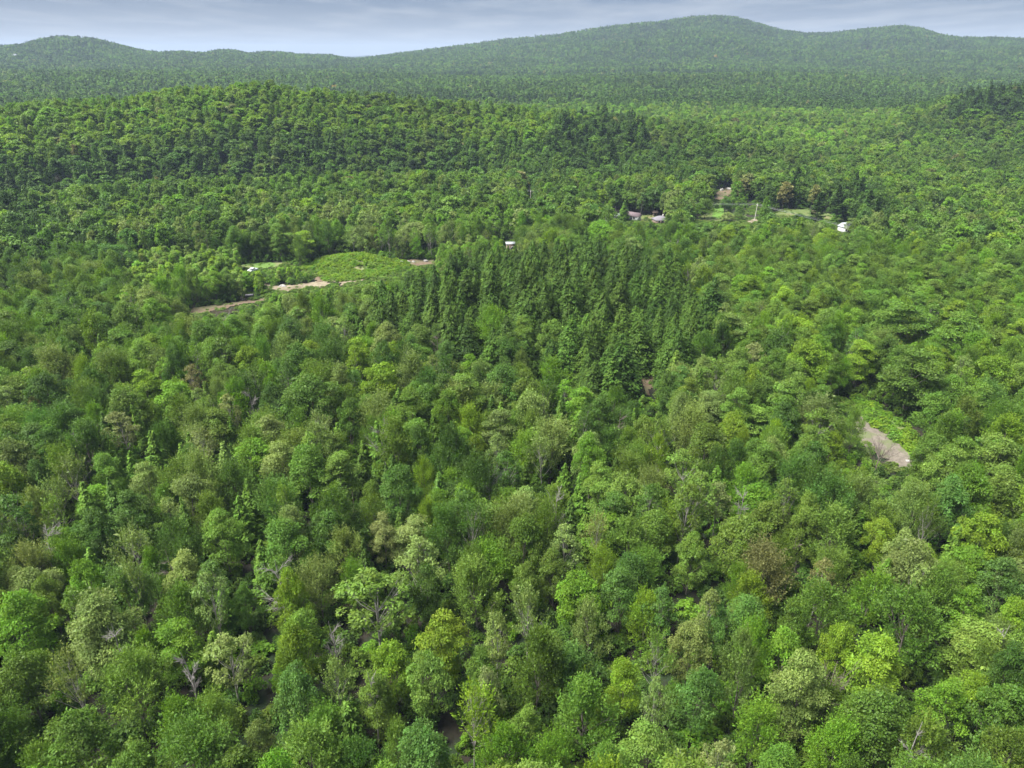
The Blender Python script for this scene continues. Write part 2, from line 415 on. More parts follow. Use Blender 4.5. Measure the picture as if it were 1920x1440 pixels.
patch('lawn', [(1302, 414), (1322, 402), (1336, 393), (1352, 391), (1364, 398), (1396, 403), (1404, 414), (1372, 417), (1330, 416)], 'lawn', 0.22, 1.5)
patch('lawn', [(1335, 408), (1338, 391), (1357, 391), (1360, 404), (1348, 411)], 'lawn_bright', 0.28, 1.5, opening=False)
patch('lawn', [(1450, 402), (1462, 394), (1510, 393), (1560, 403), (1588, 415), (1574, 420), (1540, 408), (1500, 405), (1470, 408)], 'lawn', 0.22, 1.5)
patch('bare_soil', [(1518, 397), (1528, 394), (1536, 398), (1526, 401)], 'soil', 0.30, 1.0, wob=0.6, opening=False)
patch('bare_soil', [(1396, 416), (1408, 412), (1421, 411), (1420, 418), (1400, 420)], 'sand', 0.30, 1.0, wob=0.6)
patch('lawn', [(1196, 412), (1206, 404), (1226, 404), (1224, 414), (1206, 418)], 'lawn', 0.22, 1.5)
patch('sand_bank', [(1342, 372), (1346, 356), (1372, 352), (1374, 362), (1358, 372), (1360, 388), (1350, 388)], 'soil', 0.30, 1.5)
patch('lawn', [(1700, 430), (1730, 422), (1780, 424), (1770, 436), (1720, 438)], 'lawn', 0.22, 1.5, prot=0)

# ------------------------------------------------------------------ tree generators
def unit(n, r):
    v = r.normal(size=(n, 3)); return v / np.linalg.norm(v, axis=1)[:, None]
def leafvar(n, r, base=None, w=0.55):
    c = np.ones((n, 4), np.float32)
    b = r.random((n, 2))
    c[:, 0:2] = b if base is None else w * b + (1 - w) * base
    c[:, 2] = 0.5
    return c
def limb_path(a, b, r, sag=0.12, n=5):
    t = np.linspace(0, 1, n)[:, None]
    mid = (a + b) / 2 + np.array([0, 0, -1]) * np.linalg.norm(b - a) * sag + r.normal(size=3) * np.linalg.norm(b - a) * 0.06
    return (1 - t) ** 2 * a + 2 * t * (1 - t) * mid + t ** 2 * b

def broadleaf(seed, H, R, base, lobes, leaves, leaf, flat=0.62, rl=0.36, shoots=0.0, gap=0.0, limbs=10, trunk_r=0.2, forks=1, wid=0.55, form=None, calm=1.0):
    """dome of leaf clumps round real limbs -> (crown, trunk). shoots > 0 turns clumps into upward sprays"""
    r = np.random.default_rng(seed); cr = MB(); tk = MB()
    zb = base * H; hc = H - zb
    lean = r.normal(size=2) * 0.25
    ex = form if form else r.choice([.60, .70, .80, .92])
    def env(t): return np.sin(pi * np.clip(t, 0, 1) ** ex) ** 0.68
    cen = []
    for i in range(lobes):
        t = 0.06 + 0.90 * ((i + r.random()) / lobes) ** 0.85
        ph = i * 2.39996 + r.normal() * 0.35
        q = 1.0 if r.random() < 0.78 else r.uniform(0.25, 0.7)
        rad = R * env(t) * q * (0.66 + 0.5 * r.random()) * (1 + 0.16 * sin(2 * ph + seed) + 0.12 * sin(3 * ph + 2 * seed))
        cen.append((rad * cos(ph), rad * sin(ph), zb + t * hc * (0.90 + 0.12 * r.random())))
    cen = np.array(cen)
    if gap: cen = cen[r.random(len(cen)) > gap]
    cen[:, :2] += lean * (cen[:, 2:3] / H)
    axis0 = np.array([lean[0], lean[1], 0.0])
    per = max(3, leaves // len(cen))
    for c in cen:
        out = c - (axis0 + np.array([0, 0, zb + hc * 0.35])); out /= np.linalg.norm(out) + 1e-9
        rr = R * rl * r.uniform(0.6, 1.35)
        n = max(3, int(per * (rr / (R * rl)) ** 2 * r.uniform(0.75, 1.15)))
        lb = r.random(2)
        if shoots > 0:
            up = out * 0.55 + np.array([0, 0, 0.9]) + r.normal(size=3) * 0.15; up /= np.linalg.norm(up)
            ns = max(2, n // 14)
            st = c + unit(ns, r) * rr * np.array([0.75, 0.75, 0.45]) * r.random((ns, 1)) ** 0.4
            dr = up + unit(ns, r) * 0.42 + (st - c) / rr * 0.5; dr /= np.linalg.norm(dr, axis=1)[:, None]
            k = np.repeat(np.arange(ns), 14)
            tt = r.random(len(k))
            ln = rr * shoots * r.uniform(0.7, 1.3, ns)
            side = unit(len(k), r)
            P = st[k] + dr[k] * (tt * ln[k])[:, None] + side * (0.30 * rr * (1 - 0.75 * tt))[:, None]
            A = dr[k] * 0.7 + side * 0.75
            N = unit(len(k), r) * 0.45 + side * 0.25 + np.array([0, 0, 0.75])
            n = len(k)
        else:
            d = unit(n * 2, r); keep = (d @ (out * 0.7 + np.array([0, 0, 0.75]))) > -0.35; d = d[keep][:n]; n = len(d)
            far = 1 + (r.random((n, 1)) < .16) * r.uniform(.12, .55, (n, 1))
            P = c + d * rr * np.array([1, 1, flat]) * (0.50 + 0.5 * r.random((n, 1)) ** 0.6) * far
            A = d * np.array([1, 1, 0.25]) + unit(n, r) * 0.65 + np.array([0, 0, -0.15])
            N = d * 0.55 + np.array([0, 0, 0.65]) + unit(n, r) * 0.55
        Lg = leaf * np.exp(r.normal(size=n) * .34)
        lc = leafvar(n, r, lb); lc[:, :2] = .5 + (lc[:, :2] - .5) * calm
        cr.cards(P, A, N, Lg, Lg * wid * r.uniform(0.8, 1.2, n), lc)
    # trunk and limbs
    top = np.array([lean[0], lean[1], zb + hc * 0.55])
    n = 8; t = np.linspace(0, 1, n)[:, None]
    path = t * top + np.sin(t * 4 + seed) * np.array([0.12, 0.1, 0]) * (1 - t)
    tk.tube(path, trunk_r * (1.0 - 0.75 * t[:, 0]) + 0.02 + 0.10 * trunk_r * (t[:, 0] < 0.05), 7)
    pick = r.permutation(len(cen))[:limbs]
    for q, i in enumerate(pick):
        c = cen[i]; zs = np.clip(c[2] - r.uniform(0.28, 0.5) * hc, zb * 0.75, zb + 0.5 * hc)
        a = path[min(n - 1, int(zs / top[2] * (n - 1)))]
        p = limb_path(a, c, r, 0.10)
        tk.tube(p, np.linspace(trunk_r * 0.42, trunk_r * 0.10, len(p)), 4)
        for b in range(forks):
            s = p[3]; e = c + unit(1, r)[0] * R * 0.30 + np.array([0, 0, R * 0.1])
            p2 = limb_path(s, e, r, 0.05, 4); tk.tube(p2, np.linspace(trunk_r * 0.18, trunk_r * 0.05, 4), 3)
    return cr, tk

def conifer(seed, H, R, base, whorls, per, leaf, leaves, power=0.85, droop=0.25, trunk_r=0.17, ragged=0.15, lift=0.0):
    r = np.random.default_rng(seed); cr = MB(); tk = MB()
    zb = base * H; k = max(2, leaves // (whorls * per))
    lean = r.normal(size=2) * 0.12
    for w in range(whorls):
        t = (w + r.random() * 0.8) / whorls
        z = zb + (H - zb) * t
        L = R * ((1 - t) ** power * 0.97 + 0.03) * min(1.0, 0.72 + 2.2 * t)
        m = max(4, int(per * (0.5 + 0.6 * (1 - t))))
        for b in range(m):
            ph = b * 2 * pi / m + w * 1.7 + r.normal() * 0.25
            l = L * (1 + r.normal() * ragged)
            if l < 0.15: l = 0.15
            d = np.array([cos(ph), sin(ph), 0.0]); n = max(2, int(k * (0.35 + 0.8 * l / R)))
            s = .22 + .78 * r.random(n) ** 0.6
            side = np.array([-sin(ph), cos(ph), 0.0])
            lat = r.normal(size=n) * 0.36 * l * (1.1 - s * 0.8)
            P = d * (s * l)[:, None] + side * lat[:, None]
            P[:, 2] = z + l * (lift * s - droop * s * s) + r.normal(size=n) * (.05 + .011 * H)
            P[:, :2] += lean * (z / H)
            A = d * 0.9 + side * (np.sign(lat) * 0.55 + r.normal(size=n) * 0.3)[:, None] + np.array([0, 0, -0.25 - droop]) + unit(n, r) * 0.25
            N = np.array([0, 0, 0.9]) + d * 0.45 + unit(n, r) * 0.4
            Lg = leaf * np.exp(r.normal(size=n) * .3)
            cr.cards(P, A, N, Lg, Lg * 0.50, leafvar(n, r, r.random(2), 0.6))
    tp = np.array([[0, 0, 0], [lean[0] * .3, lean[1] * .3, H * .3], [lean[0] * .7, lean[1] * .7, H * .7], [lean[0], lean[1], H * 0.985]])
    tk.tube(tp, [trunk_r, trunk_r * .75, trunk_r * .35, 0.015], 6)
    return cr, tk

def pine(seed, H, R, base, plates, leaf, leaves, trunk_r=0.28):
    """tall ragged pine: separate flat plates of needles on bare limbs"""
    r = np.random.default_rng(seed); cr = MB(); tk = MB()
    zb = base * H; per = leaves // plates
    tk.tube([[0, 0, 0], [0.1, 0, H * .35], [0, 0.1, H * .7], [0, 0, H * 0.98]], [trunk_r, trunk_r * .8, trunk_r * .4, 0.03], 6)
    for i in range(plates):
        t = (i + r.random() * .7) / plates
        z = zb + (H - zb) * t; ph = i * 2.4 + r.normal() * .4
        l = R * ((1 - t) ** 0.75 + 0.10) * r.uniform(0.6, 1.2) * min(1, 0.6 + 2 * t)
        d = np.array([cos(ph), sin(ph), 0.18]); end = np.array([0, 0, z]) + d * l
        p = limb_path(np.array([0, 0, z - 0.2]), end, r, 0.05, 4); tk.tube(p, [trunk_r * .3, trunk_r * .22, trunk_r * .15, 0.02], 4)
        n = max(6, int(per * (0.4 + l / R)))
        s = r.random(n) ** 0.6; lat = r.normal(size=n) * 0.32 * l * (1.1 - 0.6 * s)
        P = np.array([0, 0, z]) + d * (s * l)[:, None] + np.array([-sin(ph), cos(ph), 0]) * lat[:, None]
        P[:, 2] += r.normal(size=n) * 0.16
        A = d + unit(n, r) * 0.6 + np.array([0, 0, 0.25]); N = np.array([0, 0, 1.0]) + unit(n, r) * 0.5
        Lg = leaf * r.uniform(.7, 1.3, n)
        cr.cards(P, A, N, Lg, Lg * 0.55, leafvar(n, r, r.random(2), .6))
    return cr, tk

def dead(seed, H, R, n_limbs, trunk_r, fan=0.6):
    """bare tree: trunk and a list of separate limbs with twigs"""
    r = np.random.default_rng(seed); tk = MB(); limbs = []
    top = np.array([r.normal() * .5, r.normal() * .5, H])
    n = 7; t = np.linspace(0, 1, n)[:, None]
    path = t * top + np.sin(t * 5 + seed) * np.array([.18, .14, 0])
    tk.tube(path, trunk_r * (1 - 0.9 * t[:, 0]) + 0.015, 6)
    for i in range(n_limbs):
        z = H * r.uniform(0.42, 0.93); a = path[int(z / H * (n - 1))]
        ph = i * 2.4 + r.normal() * .4; l = R * (1.15 - 0.6 * z / H) * r.uniform(.7, 1.2)
        e = a + np.array([cos(ph) * l, sin(ph) * l, l * fan * r.uniform(.6, 1.5)])
        m = MB(); p = limb_path(a, e, r, 0.08, 5); m.tube(p, np.linspace(trunk_r * .30, 0.015, 5), 4)
        for j in range(12):
            s = p[r.integers(1, 5)]; d = (e - a) / l + unit(1, r)[0] * 0.9; q = s + d * l * r.uniform(.18, .5)
            p2 = limb_path(s, q, r, .03, 3); m.tube(p2, [0.026, 0.018, 0.010], 3)
            for w in range(2):
                q2 = q + (d + unit(1, r)[0]) * l * 0.16; m.tube([p2[1], (p2[1] + q2) / 2, q2], [.014, .011, .007], 3)
        limbs.append(m)
    return tk, limbs

# prototypes: kind -> list of dicts(trunk mesh, crown mesh, H, R, joined object for the far woods)
PROTO = {}
PCOL = {}
def add_proto(kind, gen, H, R, bark, leafmat):
    cr, tk = gen
    vv = np.concatenate(cr.v); H = float(np.percentile(vv[:, 2], 99.7)); R = float(np.percentile(np.hypot(vv[:, 0], vv[:, 1]), 93))
    d = {'H': H, 'R': R, 'crown': cr.mesh(kind + '_crown', leafmat), 'trunk': tk.mesh(kind + '_trunk', bark)}
    j = MB().join(cr, 0).join(tk, 1)
    d['joined'] = j.mesh(kind + '_tree_mesh', [leafmat, bark])
    PROTO.setdefault(kind, []).append(d)
NEAR = 14000
for s in range(5): add_proto('broad', broadleaf(100 + s, 14, 4.0, 0.24 + .04 * (s % 3), 50, NEAR, 0.28, 0.62, 0.31 + .03 * (s % 3)), 14, 4.0, 'bark_grey', 'leaf')
for s in range(4): add_proto('broad', broadleaf(110 + s, 14.5, 3.8, 0.22, 48, NEAR, 0.29, 0.6, 0.34, shoots=1.0 + .15 * s, wid=0.45, limbs=14), 14.5, 3.8, 'bark_grey', 'leaf')
for s in range(3): add_proto('broad', broadleaf(120 + s, 13, 4.2, 0.24, 64, NEAR + 1500, 0.27, 0.72, 0.27), 13, 4.2, 'bark_grey', 'leaf')
for s in range(3): add_proto('layer', broadleaf(140 + s, 14.5, 4.0, 0.22, 40, NEAR, 0.31, 0.34, 0.40, limbs=14), 14.5, 4.0, 'bark_grey', 'leaf')
for s in range(5): add_proto('feather', broadleaf(160 + s, 15, 3.9, 0.30, 38, NEAR, 0.31, 0.6, 0.40, shoots=1.7, limbs=14, wid=0.42), 15, 3.9, 'bark_grey', 'leaf')
for s in range(4): add_proto('sparse', broadleaf(180 + s, 15, 3.4, 0.42, 40, 3600, 0.36, 0.6, 0.30, gap=0.12, limbs=26, forks=2, trunk_r=0.17), 15, 3.4, 'bark_pale', 'leaf')
for s in range(3): add_proto('sparse', broadleaf(190 + s, 15.5, 3.5, 0.45, 28, 3000, 0.38, 0.6, 0.34, shoots=1.6, limbs=24, forks=2, trunk_r=0.18, wid=0.4), 15.5, 3.5, 'bark_pale', 'leaf')
for s in range(5): add_proto('cedar', conifer(200 + s, 13, 2.15, 0.08, 30, 9, 0.40, 6000, 0.80, 0.10, ragged=0.20, lift=0.25), 13, 2.15, 'bark_red', 'needle')
for s in range(5): add_proto('hemlock', conifer(220 + s, 16, 4.0 + .5 * (s % 3 - 1), 0.10, 46, 9, 0.40, 12500, 0.66 + .05 * (s % 3), 0.30, ragged=0.26), 16, 4.0, 'bark_red', 'needle')
for s in range(3): add_proto('pine', pine(240 + s, 19, 3.9, 0.22, 44, 0.62, 5200), 19, 3.9, 'bark_grey', 'needle')
for s in range(3): add_proto('aspen', broadleaf(260 + s, 10, 1.7, 0.25, 30, 2600, 0.34, 0.8, 0.42, limbs=8, trunk_r=0.10), 10, 1.7, 'bark_pale', 'leaf')
for s in range(3): add_proto('shrub', broadleaf(280 + s, 3.2, 1.7, 0.02, 18, 900, 0.36, 0.7, 0.42, limbs=5, trunk_r=0.05), 3.2, 1.7, 'bark_grey', 'leaf')
for s in range(2): add_proto('weed', broadleaf(290 + s, 0.9, 0.9, 0.0, 10, 260, 0.30, 0.6, 0.45, limbs=2, trunk_r=0.02), 0.9, 0.9, 'bark_grey', 'leaf')
# coarser ones for the middle distance and the far hills
for s in range(6): add_proto('broad_mid', broadleaf(300 + s, 14, 4.0, 0.25, 34, 2000, 0.80, 0.62, 0.36, limbs=6, calm=.6), 14, 4.0, 'bark_grey', 'leaf')
for s in range(3): add_proto('sparse_mid', broadleaf(320 + s, 14, 3.0, 0.35, 28, 1100, 0.68, 0.7, 0.36, limbs=14, trunk_r=.2, calm=.6), 14, 3.0, 'bark_pale', 'leaf')
for s in range(4): add_proto('conifer_mid', conifer(340 + s, 16, 3.7, 0.08, 20, 7, 1.0, 1500, 0.72, 0.22, ragged=.25), 16, 3.7, 'bark_red', 'needle')
for s in range(2): add_proto('pine_mid', pine(350 + s, 20, 4.2, 0.2, 30, 1.1, 1300), 20, 4.2, 'bark_grey', 'needle')
for s in range(5): add_proto('broad_far', broadleaf(400 + s, 13, 4.6, 0.12, 18, 300, 2.0, 0.7, 0.42, limbs=0, calm=.4), 13, 4.6, 'bark_grey', 'leaf')
for s in range(3): add_proto('conifer_far', conifer(420 + s, 16, 3.2, 0.05, 11, 6, 2.0, 230, 0.85, 0.2, ragged=.25), 16, 3.2, 'bark_red', 'needle')

PAL = {'mid': (.076, .143, .017), 'dark': (.052, .103, .015), 'bright': (.096, .187, .014), 'yellow': (.124, .198, .014), 'light': (.108, .180, .026),
       'pale': (.130, .182, .043), 'olive': (.088, .144, .018), 'blue': (.069, .138, .023), 'tan': (.140, .168, .050), 'rust': (.140, .142, .045),
       'orange': (.24, .16, .03), 'cedar': (.075, .142, .016), 'hem': (.039, .077, .010), 'hemlit': (.051, .096, .012), 'pine': (.044, .085, .017), 'palecon': (.102, .164, .030)}  # two hemlock greens, a darker and a paler, vary from tree to tree
WORDS = {'mid': 'mid green', 'dark': 'dark green', 'bright': 'bright green', 'yellow': 'yellow green', 'light': 'light green', 'pale': 'pale greyish', 'olive': 'olive green',
         'blue': 'bluish green', 'tan': 'tan tinged', 'rust': 'rusty brown', 'orange': 'orange leaved', 'cedar': 'fresh green', 'hem': 'dark green', 'hemlit': 'mid green',
         'pine': 'dark bluish', 'palecon': 'pale green'}

# ------------------------------------------------------------------ where the trees stand
# trees read off the photograph: x and y of the crown's top, crown width (pixels), kind, colour
HAND = """165 580 70 broad bright;230 567 70 broad mid;270 632 66 broad light;190 642 45 broad yellow;90 645 85 feather pale;75 700 80 broad dark;265 695 60 layer yellow;
230 717 55 sparse light;225 770 58 sparse tan;120 850 60 sparse pale;335 740 60 broad olive;410 700 46 feather pale;60 765 60 feather blue;170 755 50 broad bright;
280 815 50 cedar cedar;340 830 48 cedar cedar;420 830 60 cedar palecon;265 870 60 layer pale;190 850 60 broad light;370 805 50 sparse tan;430 735 40 sparse tan;
350 685 44 sparse rust;65 740 30 broad rust;620 595 60 sparse pale;720 605 60 broad pale;785 607 55 broad light;835 638 45 broad blue;930 570 65 feather bright;
655 640 45 broad olive;540 600 70 broad dark;590 670 60 broad bright;705 685 74 broad yellow;500 680 56 broad bright;580 702 95 broad mid;545 750 52 broad dark;
800 690 56 broad blue;880 665 50 broad bright;880 755 60 feather yellow;942 770 56 layer pale;710 735 68 feather pale;810 780 34 cedar cedar;775 750 36 cedar dark;
890 815 56 broad yellow;930 812 46 sparse pale;520 835 78 layer pale;640 850 68 layer light;675 845 40 cedar hemlit;792 860 46 feather yellow;760 880 50 broad blue;
728 872 40 cedar dark;512 892 84 feather blue;1030 600 56 broad light;985 595 46 layer light;1035 668 70 broad bright;1150 668 52 cedar dark;1150 720 46 broad mid;
1270 660 42 cedar olive;1320 620 56 broad mid;1395 640 34 broad bright;1420 645 50 sparse tan;1430 560 32 sparse pale;1110 810 62 broad pale;1175 800 50 broad olive;
1210 780 58 broad olive;1310 770 40 broad yellow;1375 770 56 broad yellow;1397 802 36 feather yellow;1325 797 88 broad olive;1200 825 46 feather light;1290 845 66 sparse light;
1352 895 60 sparse tan;1405 865 74 broad bright;1125 875 70 layer light;1222 875 58 feather pale;1012 855 32 cedar cedar;1062 870 32 cedar cedar;980 872 32 cedar hemlit;
1045 897 34 cedar cedar;1020 812 50 sparse pale;1460 562 60 broad mid;1502 585 42 broad yellow;1560 575 56 broad light;1606 612 36 sparse blue;1666 615 46 feather pale;
1700 568 110 layer mid;1800 590 108 layer mid;1522 640 86 broad yellow;1622 640 56 layer yellow;1722 655 108 layer mid;1860 667 80 broad yellow;1816 665 36 sparse pale;
1870 710 66 feather blue;1516 708 42 broad yellow;1542 735 72 feather pale;1480 750 62 broad dark;1610 765 44 feather light;1762 735 62 broad mid;1822 745 68 broad olive;
1900 780 72 broad yellow;1870 820 90 broad light;1452 785 48 broad yellow;1532 800 62 broad light;1616 880 46 broad yellow;90 925 60 sparse light;240 985 78 sparse pale;
175 955 80 broad dark;245 915 82 broad dark;340 890 84 broad pale;382 922 42 cedar cedar;450 930 46 cedar cedar;410 962 80 broad light;272 1027 52 broad bright;
150 1050 62 broad bright;140 1097 62 sparse light;22 1120 110 broad bright;80 1082 60 broad olive;330 1090 84 broad mid;452 1097 46 broad blue;412 1107 44 cedar cedar;
266 1177 56 broad bright;622 905 52 broad bright;692 902 36 broad olive;690 932 60 broad olive;716 966 58 broad tan;806 932 42 broad yellow;642 990 72 feather pale;
746 962 36 cedar cedar;782 966 34 cedar cedar;662 1045 60 feather bright;782 1015 90 sparse pale;592 1050 70 feather pale;536 1066 46 broad olive;702 1080 132 sparse light;
892 1050 92 broad light;830 1158 96 layer yellow;932 1152 62 sparse pale;562 1152 72 broad light;737 1202 82 broad yellow;990 916 60 layer pale;1060 985 66 sparse pale;
1122 952 42 sparse tan;1040 1032 62 broad olive;1136 1026 52 feather yellow;1232 952 72 broad olive;1302 1000 66 broad light;1402 970 96 broad olive;1442 1020 92 feather rust;
1386 1056 44 feather bright;1422 1080 72 broad yellow;1190 1040 72 broad dark;1170 1066 82 broad blue;990 1062 60 broad light;1092 1070 84 broad bright;1212 1116 68 feather yellow;
1242 1102 62 sparse blue;1332 1102 52 sparse pale;1112 1132 72 broad pale;992 1102 72 sparse pale;1346 1146 56 broad blue;1412 1120 76 broad blue;1302 1167 82 broad pale;
1232 1182 62 sparse light;1570 950 92 broad light;1512 960 62 broad olive;1662 972 62 broad yellow;1735 1020 70 broad yellow;1856 966 84 broad yellow;1546 1046 46 sparse rust;
1562 1096 112 broad mid;1642 1066 84 broad bright;1722 1105 132 broad mid;1826 1106 76 broad bright;1902 1050 84 broad blue;1792 1052 52 broad olive;125 1222 72 sparse pale;
232 1216 112 feather light;422 1196 92 sparse pale;402 1290 72 feather light;332 1306 92 broad bright;132 1342 122 broad mid;32 1232 92 broad olive;472 1366 62 broad pale;
572 1360 132 broad light;742 1342 62 broad light;792 1372 112 broad blue;806 1232 84 broad light;702 1262 72 broad light;627 1222 62 sparse pale;562 1252 92 broad blue;
906 1256 62 sparse tan;912 1292 62 broad light;942 1366 92 broad bright;1096 1236 30 cedar yellow;1070 1292 42 cedar cedar;1122 1326 30 cedar yellow;1176 1242 72 broad yellow;
1232 1286 52 sparse pale;1312 1252 84 broad blue;1036 1376 72 feather bright;986 1332 72 broad light;1222 1372 112 broad light;1432 1312 82 feather bright;1482 1192 92 broad bright;
1662 1196 122 layer yellow;1782 1272 88 broad bright;1582 1352 102 feather bright;1662 1292 122 broad mid;1742 1352 112 broad olive;1882 1282 112 broad mid;1902 1372 92 broad olive;
1342 1392 66 sparse tan;60 1395 90 broad olive;250 1395 90 broad mid;665 1395 90 broad dark;1140 1400 80 broad mid;1480 1405 90 broad mid;
1172 376 20 cedar cedar 11;1362 369 28 broad blue 9;1366 398 26 broad pale 5;1441 387 30 hemlock hem 7;1388 384 24 hemlock dark 8;1432 402 14 cedar blue 3.5;1500 401 22 broad dark 3.2;1522 405 20 broad dark 3;1470 402 26 broad pale 4;1565 403 16 cedar cedar 5;1608 409 38 broad pale 8;1622 402 34 broad bright 3.5;1325 372 30 broad mid 11;1310 380 26 broad mid 9;1580 345 34 pine pine;1540 360 26 pine pine;1255 405 24 broad mid 6;1282 402 26 broad pale 7;1212 407 12 broad dark 2.5;
1065 246 24 pine pine;1100 232 24 pine pine;1118 222 26 pine pine;1135 232 26 pine pine;1160 236 26 pine pine;1182 240 24 pine pine;1040 260 24 pine pine;1090 258 24 pine pine;1150 262 22 pine pine;
1880 160 22 pine pine;1895 156 20 pine pine;1860 168 20 pine pine;1910 162 20 pine pine;1840 172 20 pine pine"""
DEADS = [(80, 985, 45, 'dead_wood', .5, 'bare grey tree with fine upswept twigs'), (205, 1170, 40, 'dead_wood', .3, 'bare whitish tree with ragged side limbs'),
         (350, 1222, 34, 'dead_wood', 1.2, 'slim bare white snag beside the pale leaning tree'), (515, 1050, 62, 'dead_wood', .7, 'broad bare white tree with a fan of limbs'),
         (715, 795, 46, 'dead_wood', .9, 'forked bare grey tree left of centre'), (818, 620, 24, 'dead_brown', .9, 'small bare brown tree at the edge of the conifer stand'),
         (1565, 1245, 66, 'dead_brown', .9, 'brown leafless tree spreading a wide fan of twigs'), (1880, 1163, 44, 'dead_wood', .15, 'grey white dead conifer by the right edge'),
         (1650, 850, 50, 'dead_brown', 1.2, 'dark leafless tree in front of the gravel track'), (697, 1252, 26, 'dead_wood', 1.3, 'thin white snag poking from light green crowns'),
         (320, 1030, 42, 'dead_brown', .5, 'pinkish grey leafless tree behind the mid green crowns'), (1165, 770, 26, 'dead_brown', 1.2, 'small grey leafless tree among low conifers'),
         (925, 882, 30, 'dead_wood', 1.5, 'narrow tan snag near the middle of the wood'), (1050, 920, 40, 'dead_wood', 1.2, 'grey top of a dead tree with upright twigs'),
         (655, 925, 24, 'dead_brown', .8, 'reddish bare trunk between two bright green crowns'), (620, 1165, 36, 'dead_wood', 1.4, 'forked grey snag left of the big open crown'),
         (140, 810, 34, 'dead_wood', .9, 'thin grey snag in the left of the wood'), (1395, 912, 34, 'dead_wood', .8, 'bent bare white limbs right of the tan tree'),
         (1720, 1365, 60, 'dead_wood', .2, 'dead white limbs low at the bottom right'), (300, 355, 8, 'dead_wood', 1.2, 'far bare white snag on the left terrace'),
         (330, 345, 9, 'dead_wood', 1.2, 'second far bare white snag on the left terrace'), (415, 588, 22, 'dead_wood', 1.2, 'bare white forked tree beside the dark pond'),
         (1490, 1010, 20, 'dead_brown', 1.0, 'small grey snag above the rusty crown'), (470, 725, 26, 'dead_wood', .9, 'little grey bare tree left of the dark crowns')]
REGION = [  # (polygon in the photo, kinds with weights, palette)
    ([(690, 590), (720, 540), (760, 500), (850, 482), (960, 468), (1080, 466), (1190, 478), (1290, 498), (1345, 560), (1345, 650), (1250, 668), (1190, 712), (1080, 668), (900, 655), (820, 625), (740, 610)],
     [('hemlock', .86), ('cedar', .12), ('broad', .02)], ['hem', 'hem', 'hemlit', 'hem', 'hemlit']),
    ([(1015, 280), (1040, 225), (1120, 210), (1200, 225), (1210, 290), (1120, 310)], [('pine', .20), ('hemlock', .08), ('broad', .72)], ['hem', 'pine', 'mid', 'mid', 'dark']),
    ([(1770, 215), (1800, 170), (1900, 150), (2300, 140), (2300, 215)], [('hemlock', .38), ('pine', .12), ('broad', .5)], ['hem', 'pine', 'dark']),
    ([(1120, 200), (1130, 172), (1700, 168), (1760, 185), (1760, 205), (1300, 192)], [('hemlock', .55), ('broad', .45)], ['hem', 'dark']),
    ([(1360, 395), (1370, 345), (1480, 335), (1650, 340), (1700, 400), (1580, 402)], [('hemlock', .14), ('pine', .08), ('broad', .78)], ['hem', 'pine', 'dark', 'mid', 'mid']),
    ([(0, 400), (0, 330), (130, 400), (200, 450), (0, 520)], [('hemlock', .3), ('broad', .7)], ['hem', 'dark', 'mid']),
    ([(270, 590), (230, 520), (290, 470), (430, 470), (500, 510), (490, 570)], [('aspen', .85), ('broad', .15)], ['light', 'bright', 'light', 'pale']),
    ([(500, 545), (480, 500), (590, 495), (605, 540)], [('aspen', .95), ('cedar', .05)], ['light', 'yellow', 'bright']),
    ([(540, 480), (640, 400), (940, 400), (990, 480), (820, 490)], [('aspen', .35), ('sparse', .25), ('broad', .4)], ['light', 'pale', 'mid', 'bright']),
    ([(0, 1000), (0, 700), (500, 700), (1250, 740), (1200, 1000), (600, 1050)], [('broad', .36), ('feather', .16), ('sparse', .12), ('layer', .08), ('cedar', .28)], ['mid', 'light', 'pale', 'olive', 'bright', 'dark']),
    ([(1380, 800), (1380, 440), (2400, 420), (2400, 950), (1700, 900)], [('broad', .62), ('layer', .24), ('feather', .08), ('sparse', .06)], ['mid', 'bright', 'yellow', 'mid', 'olive', 'light']),
]
DEFAULT = ([('broad', .47), ('feather', .20), ('sparse', .16), ('layer', .09), ('cedar', .08)], ['mid', 'mid', 'bright', 'light', 'olive', 'dark', 'blue', 'yellow', 'pale'])
HILL = ([('broad', .90), ('sparse', .06), ('hemlock', .04)], ['mid', 'light', 'bright', 'light', 'olive', 'dark', 'yellow', 'mid', 'pale', 'bright'])
FARS = ([('broad', .74), ('hemlock', .26)], ['mid', 'dark', 'blue', 'hem', 'dark', 'mid', 'pine', 'olive'])  # darkened colours stand in for self-shading the coarse far crowns lack
CONIF = {'cedar', 'hemlock'}
T = []     # kind, x, y, z, H, R, colour name, tint, hand
def tint_of(name, r, amp=0.11):
    c = np.array(PAL[name]); return tuple(np.clip(c * (1 + r.normal() * amp) * (1 + r.normal(size=3) * 0.03), .01, .6))

def blocked(x, y, z, H, R, base=0.0):
    px, py, dp = project(x, y, z + H); bx, by, bd = project(x, y, z + base * H)
    hw = R * .8 * FPX / dp
    x0 = int(max(0, (px - hw) // 4)); x1 = int(min(479, (px + hw) // 4)); y0 = int(max(0, py // 4)); y1 = int(min(359, by // 4))
    if x1 < x0 or y1 < y0 or x1 < 0 or y1 < 0 or x0 > 479 or y0 > 359: return False
    s = MASK[y0:y1 + 1, x0:x1 + 1]
    return s.sum() > max(0.6, 0.02 * s.size)

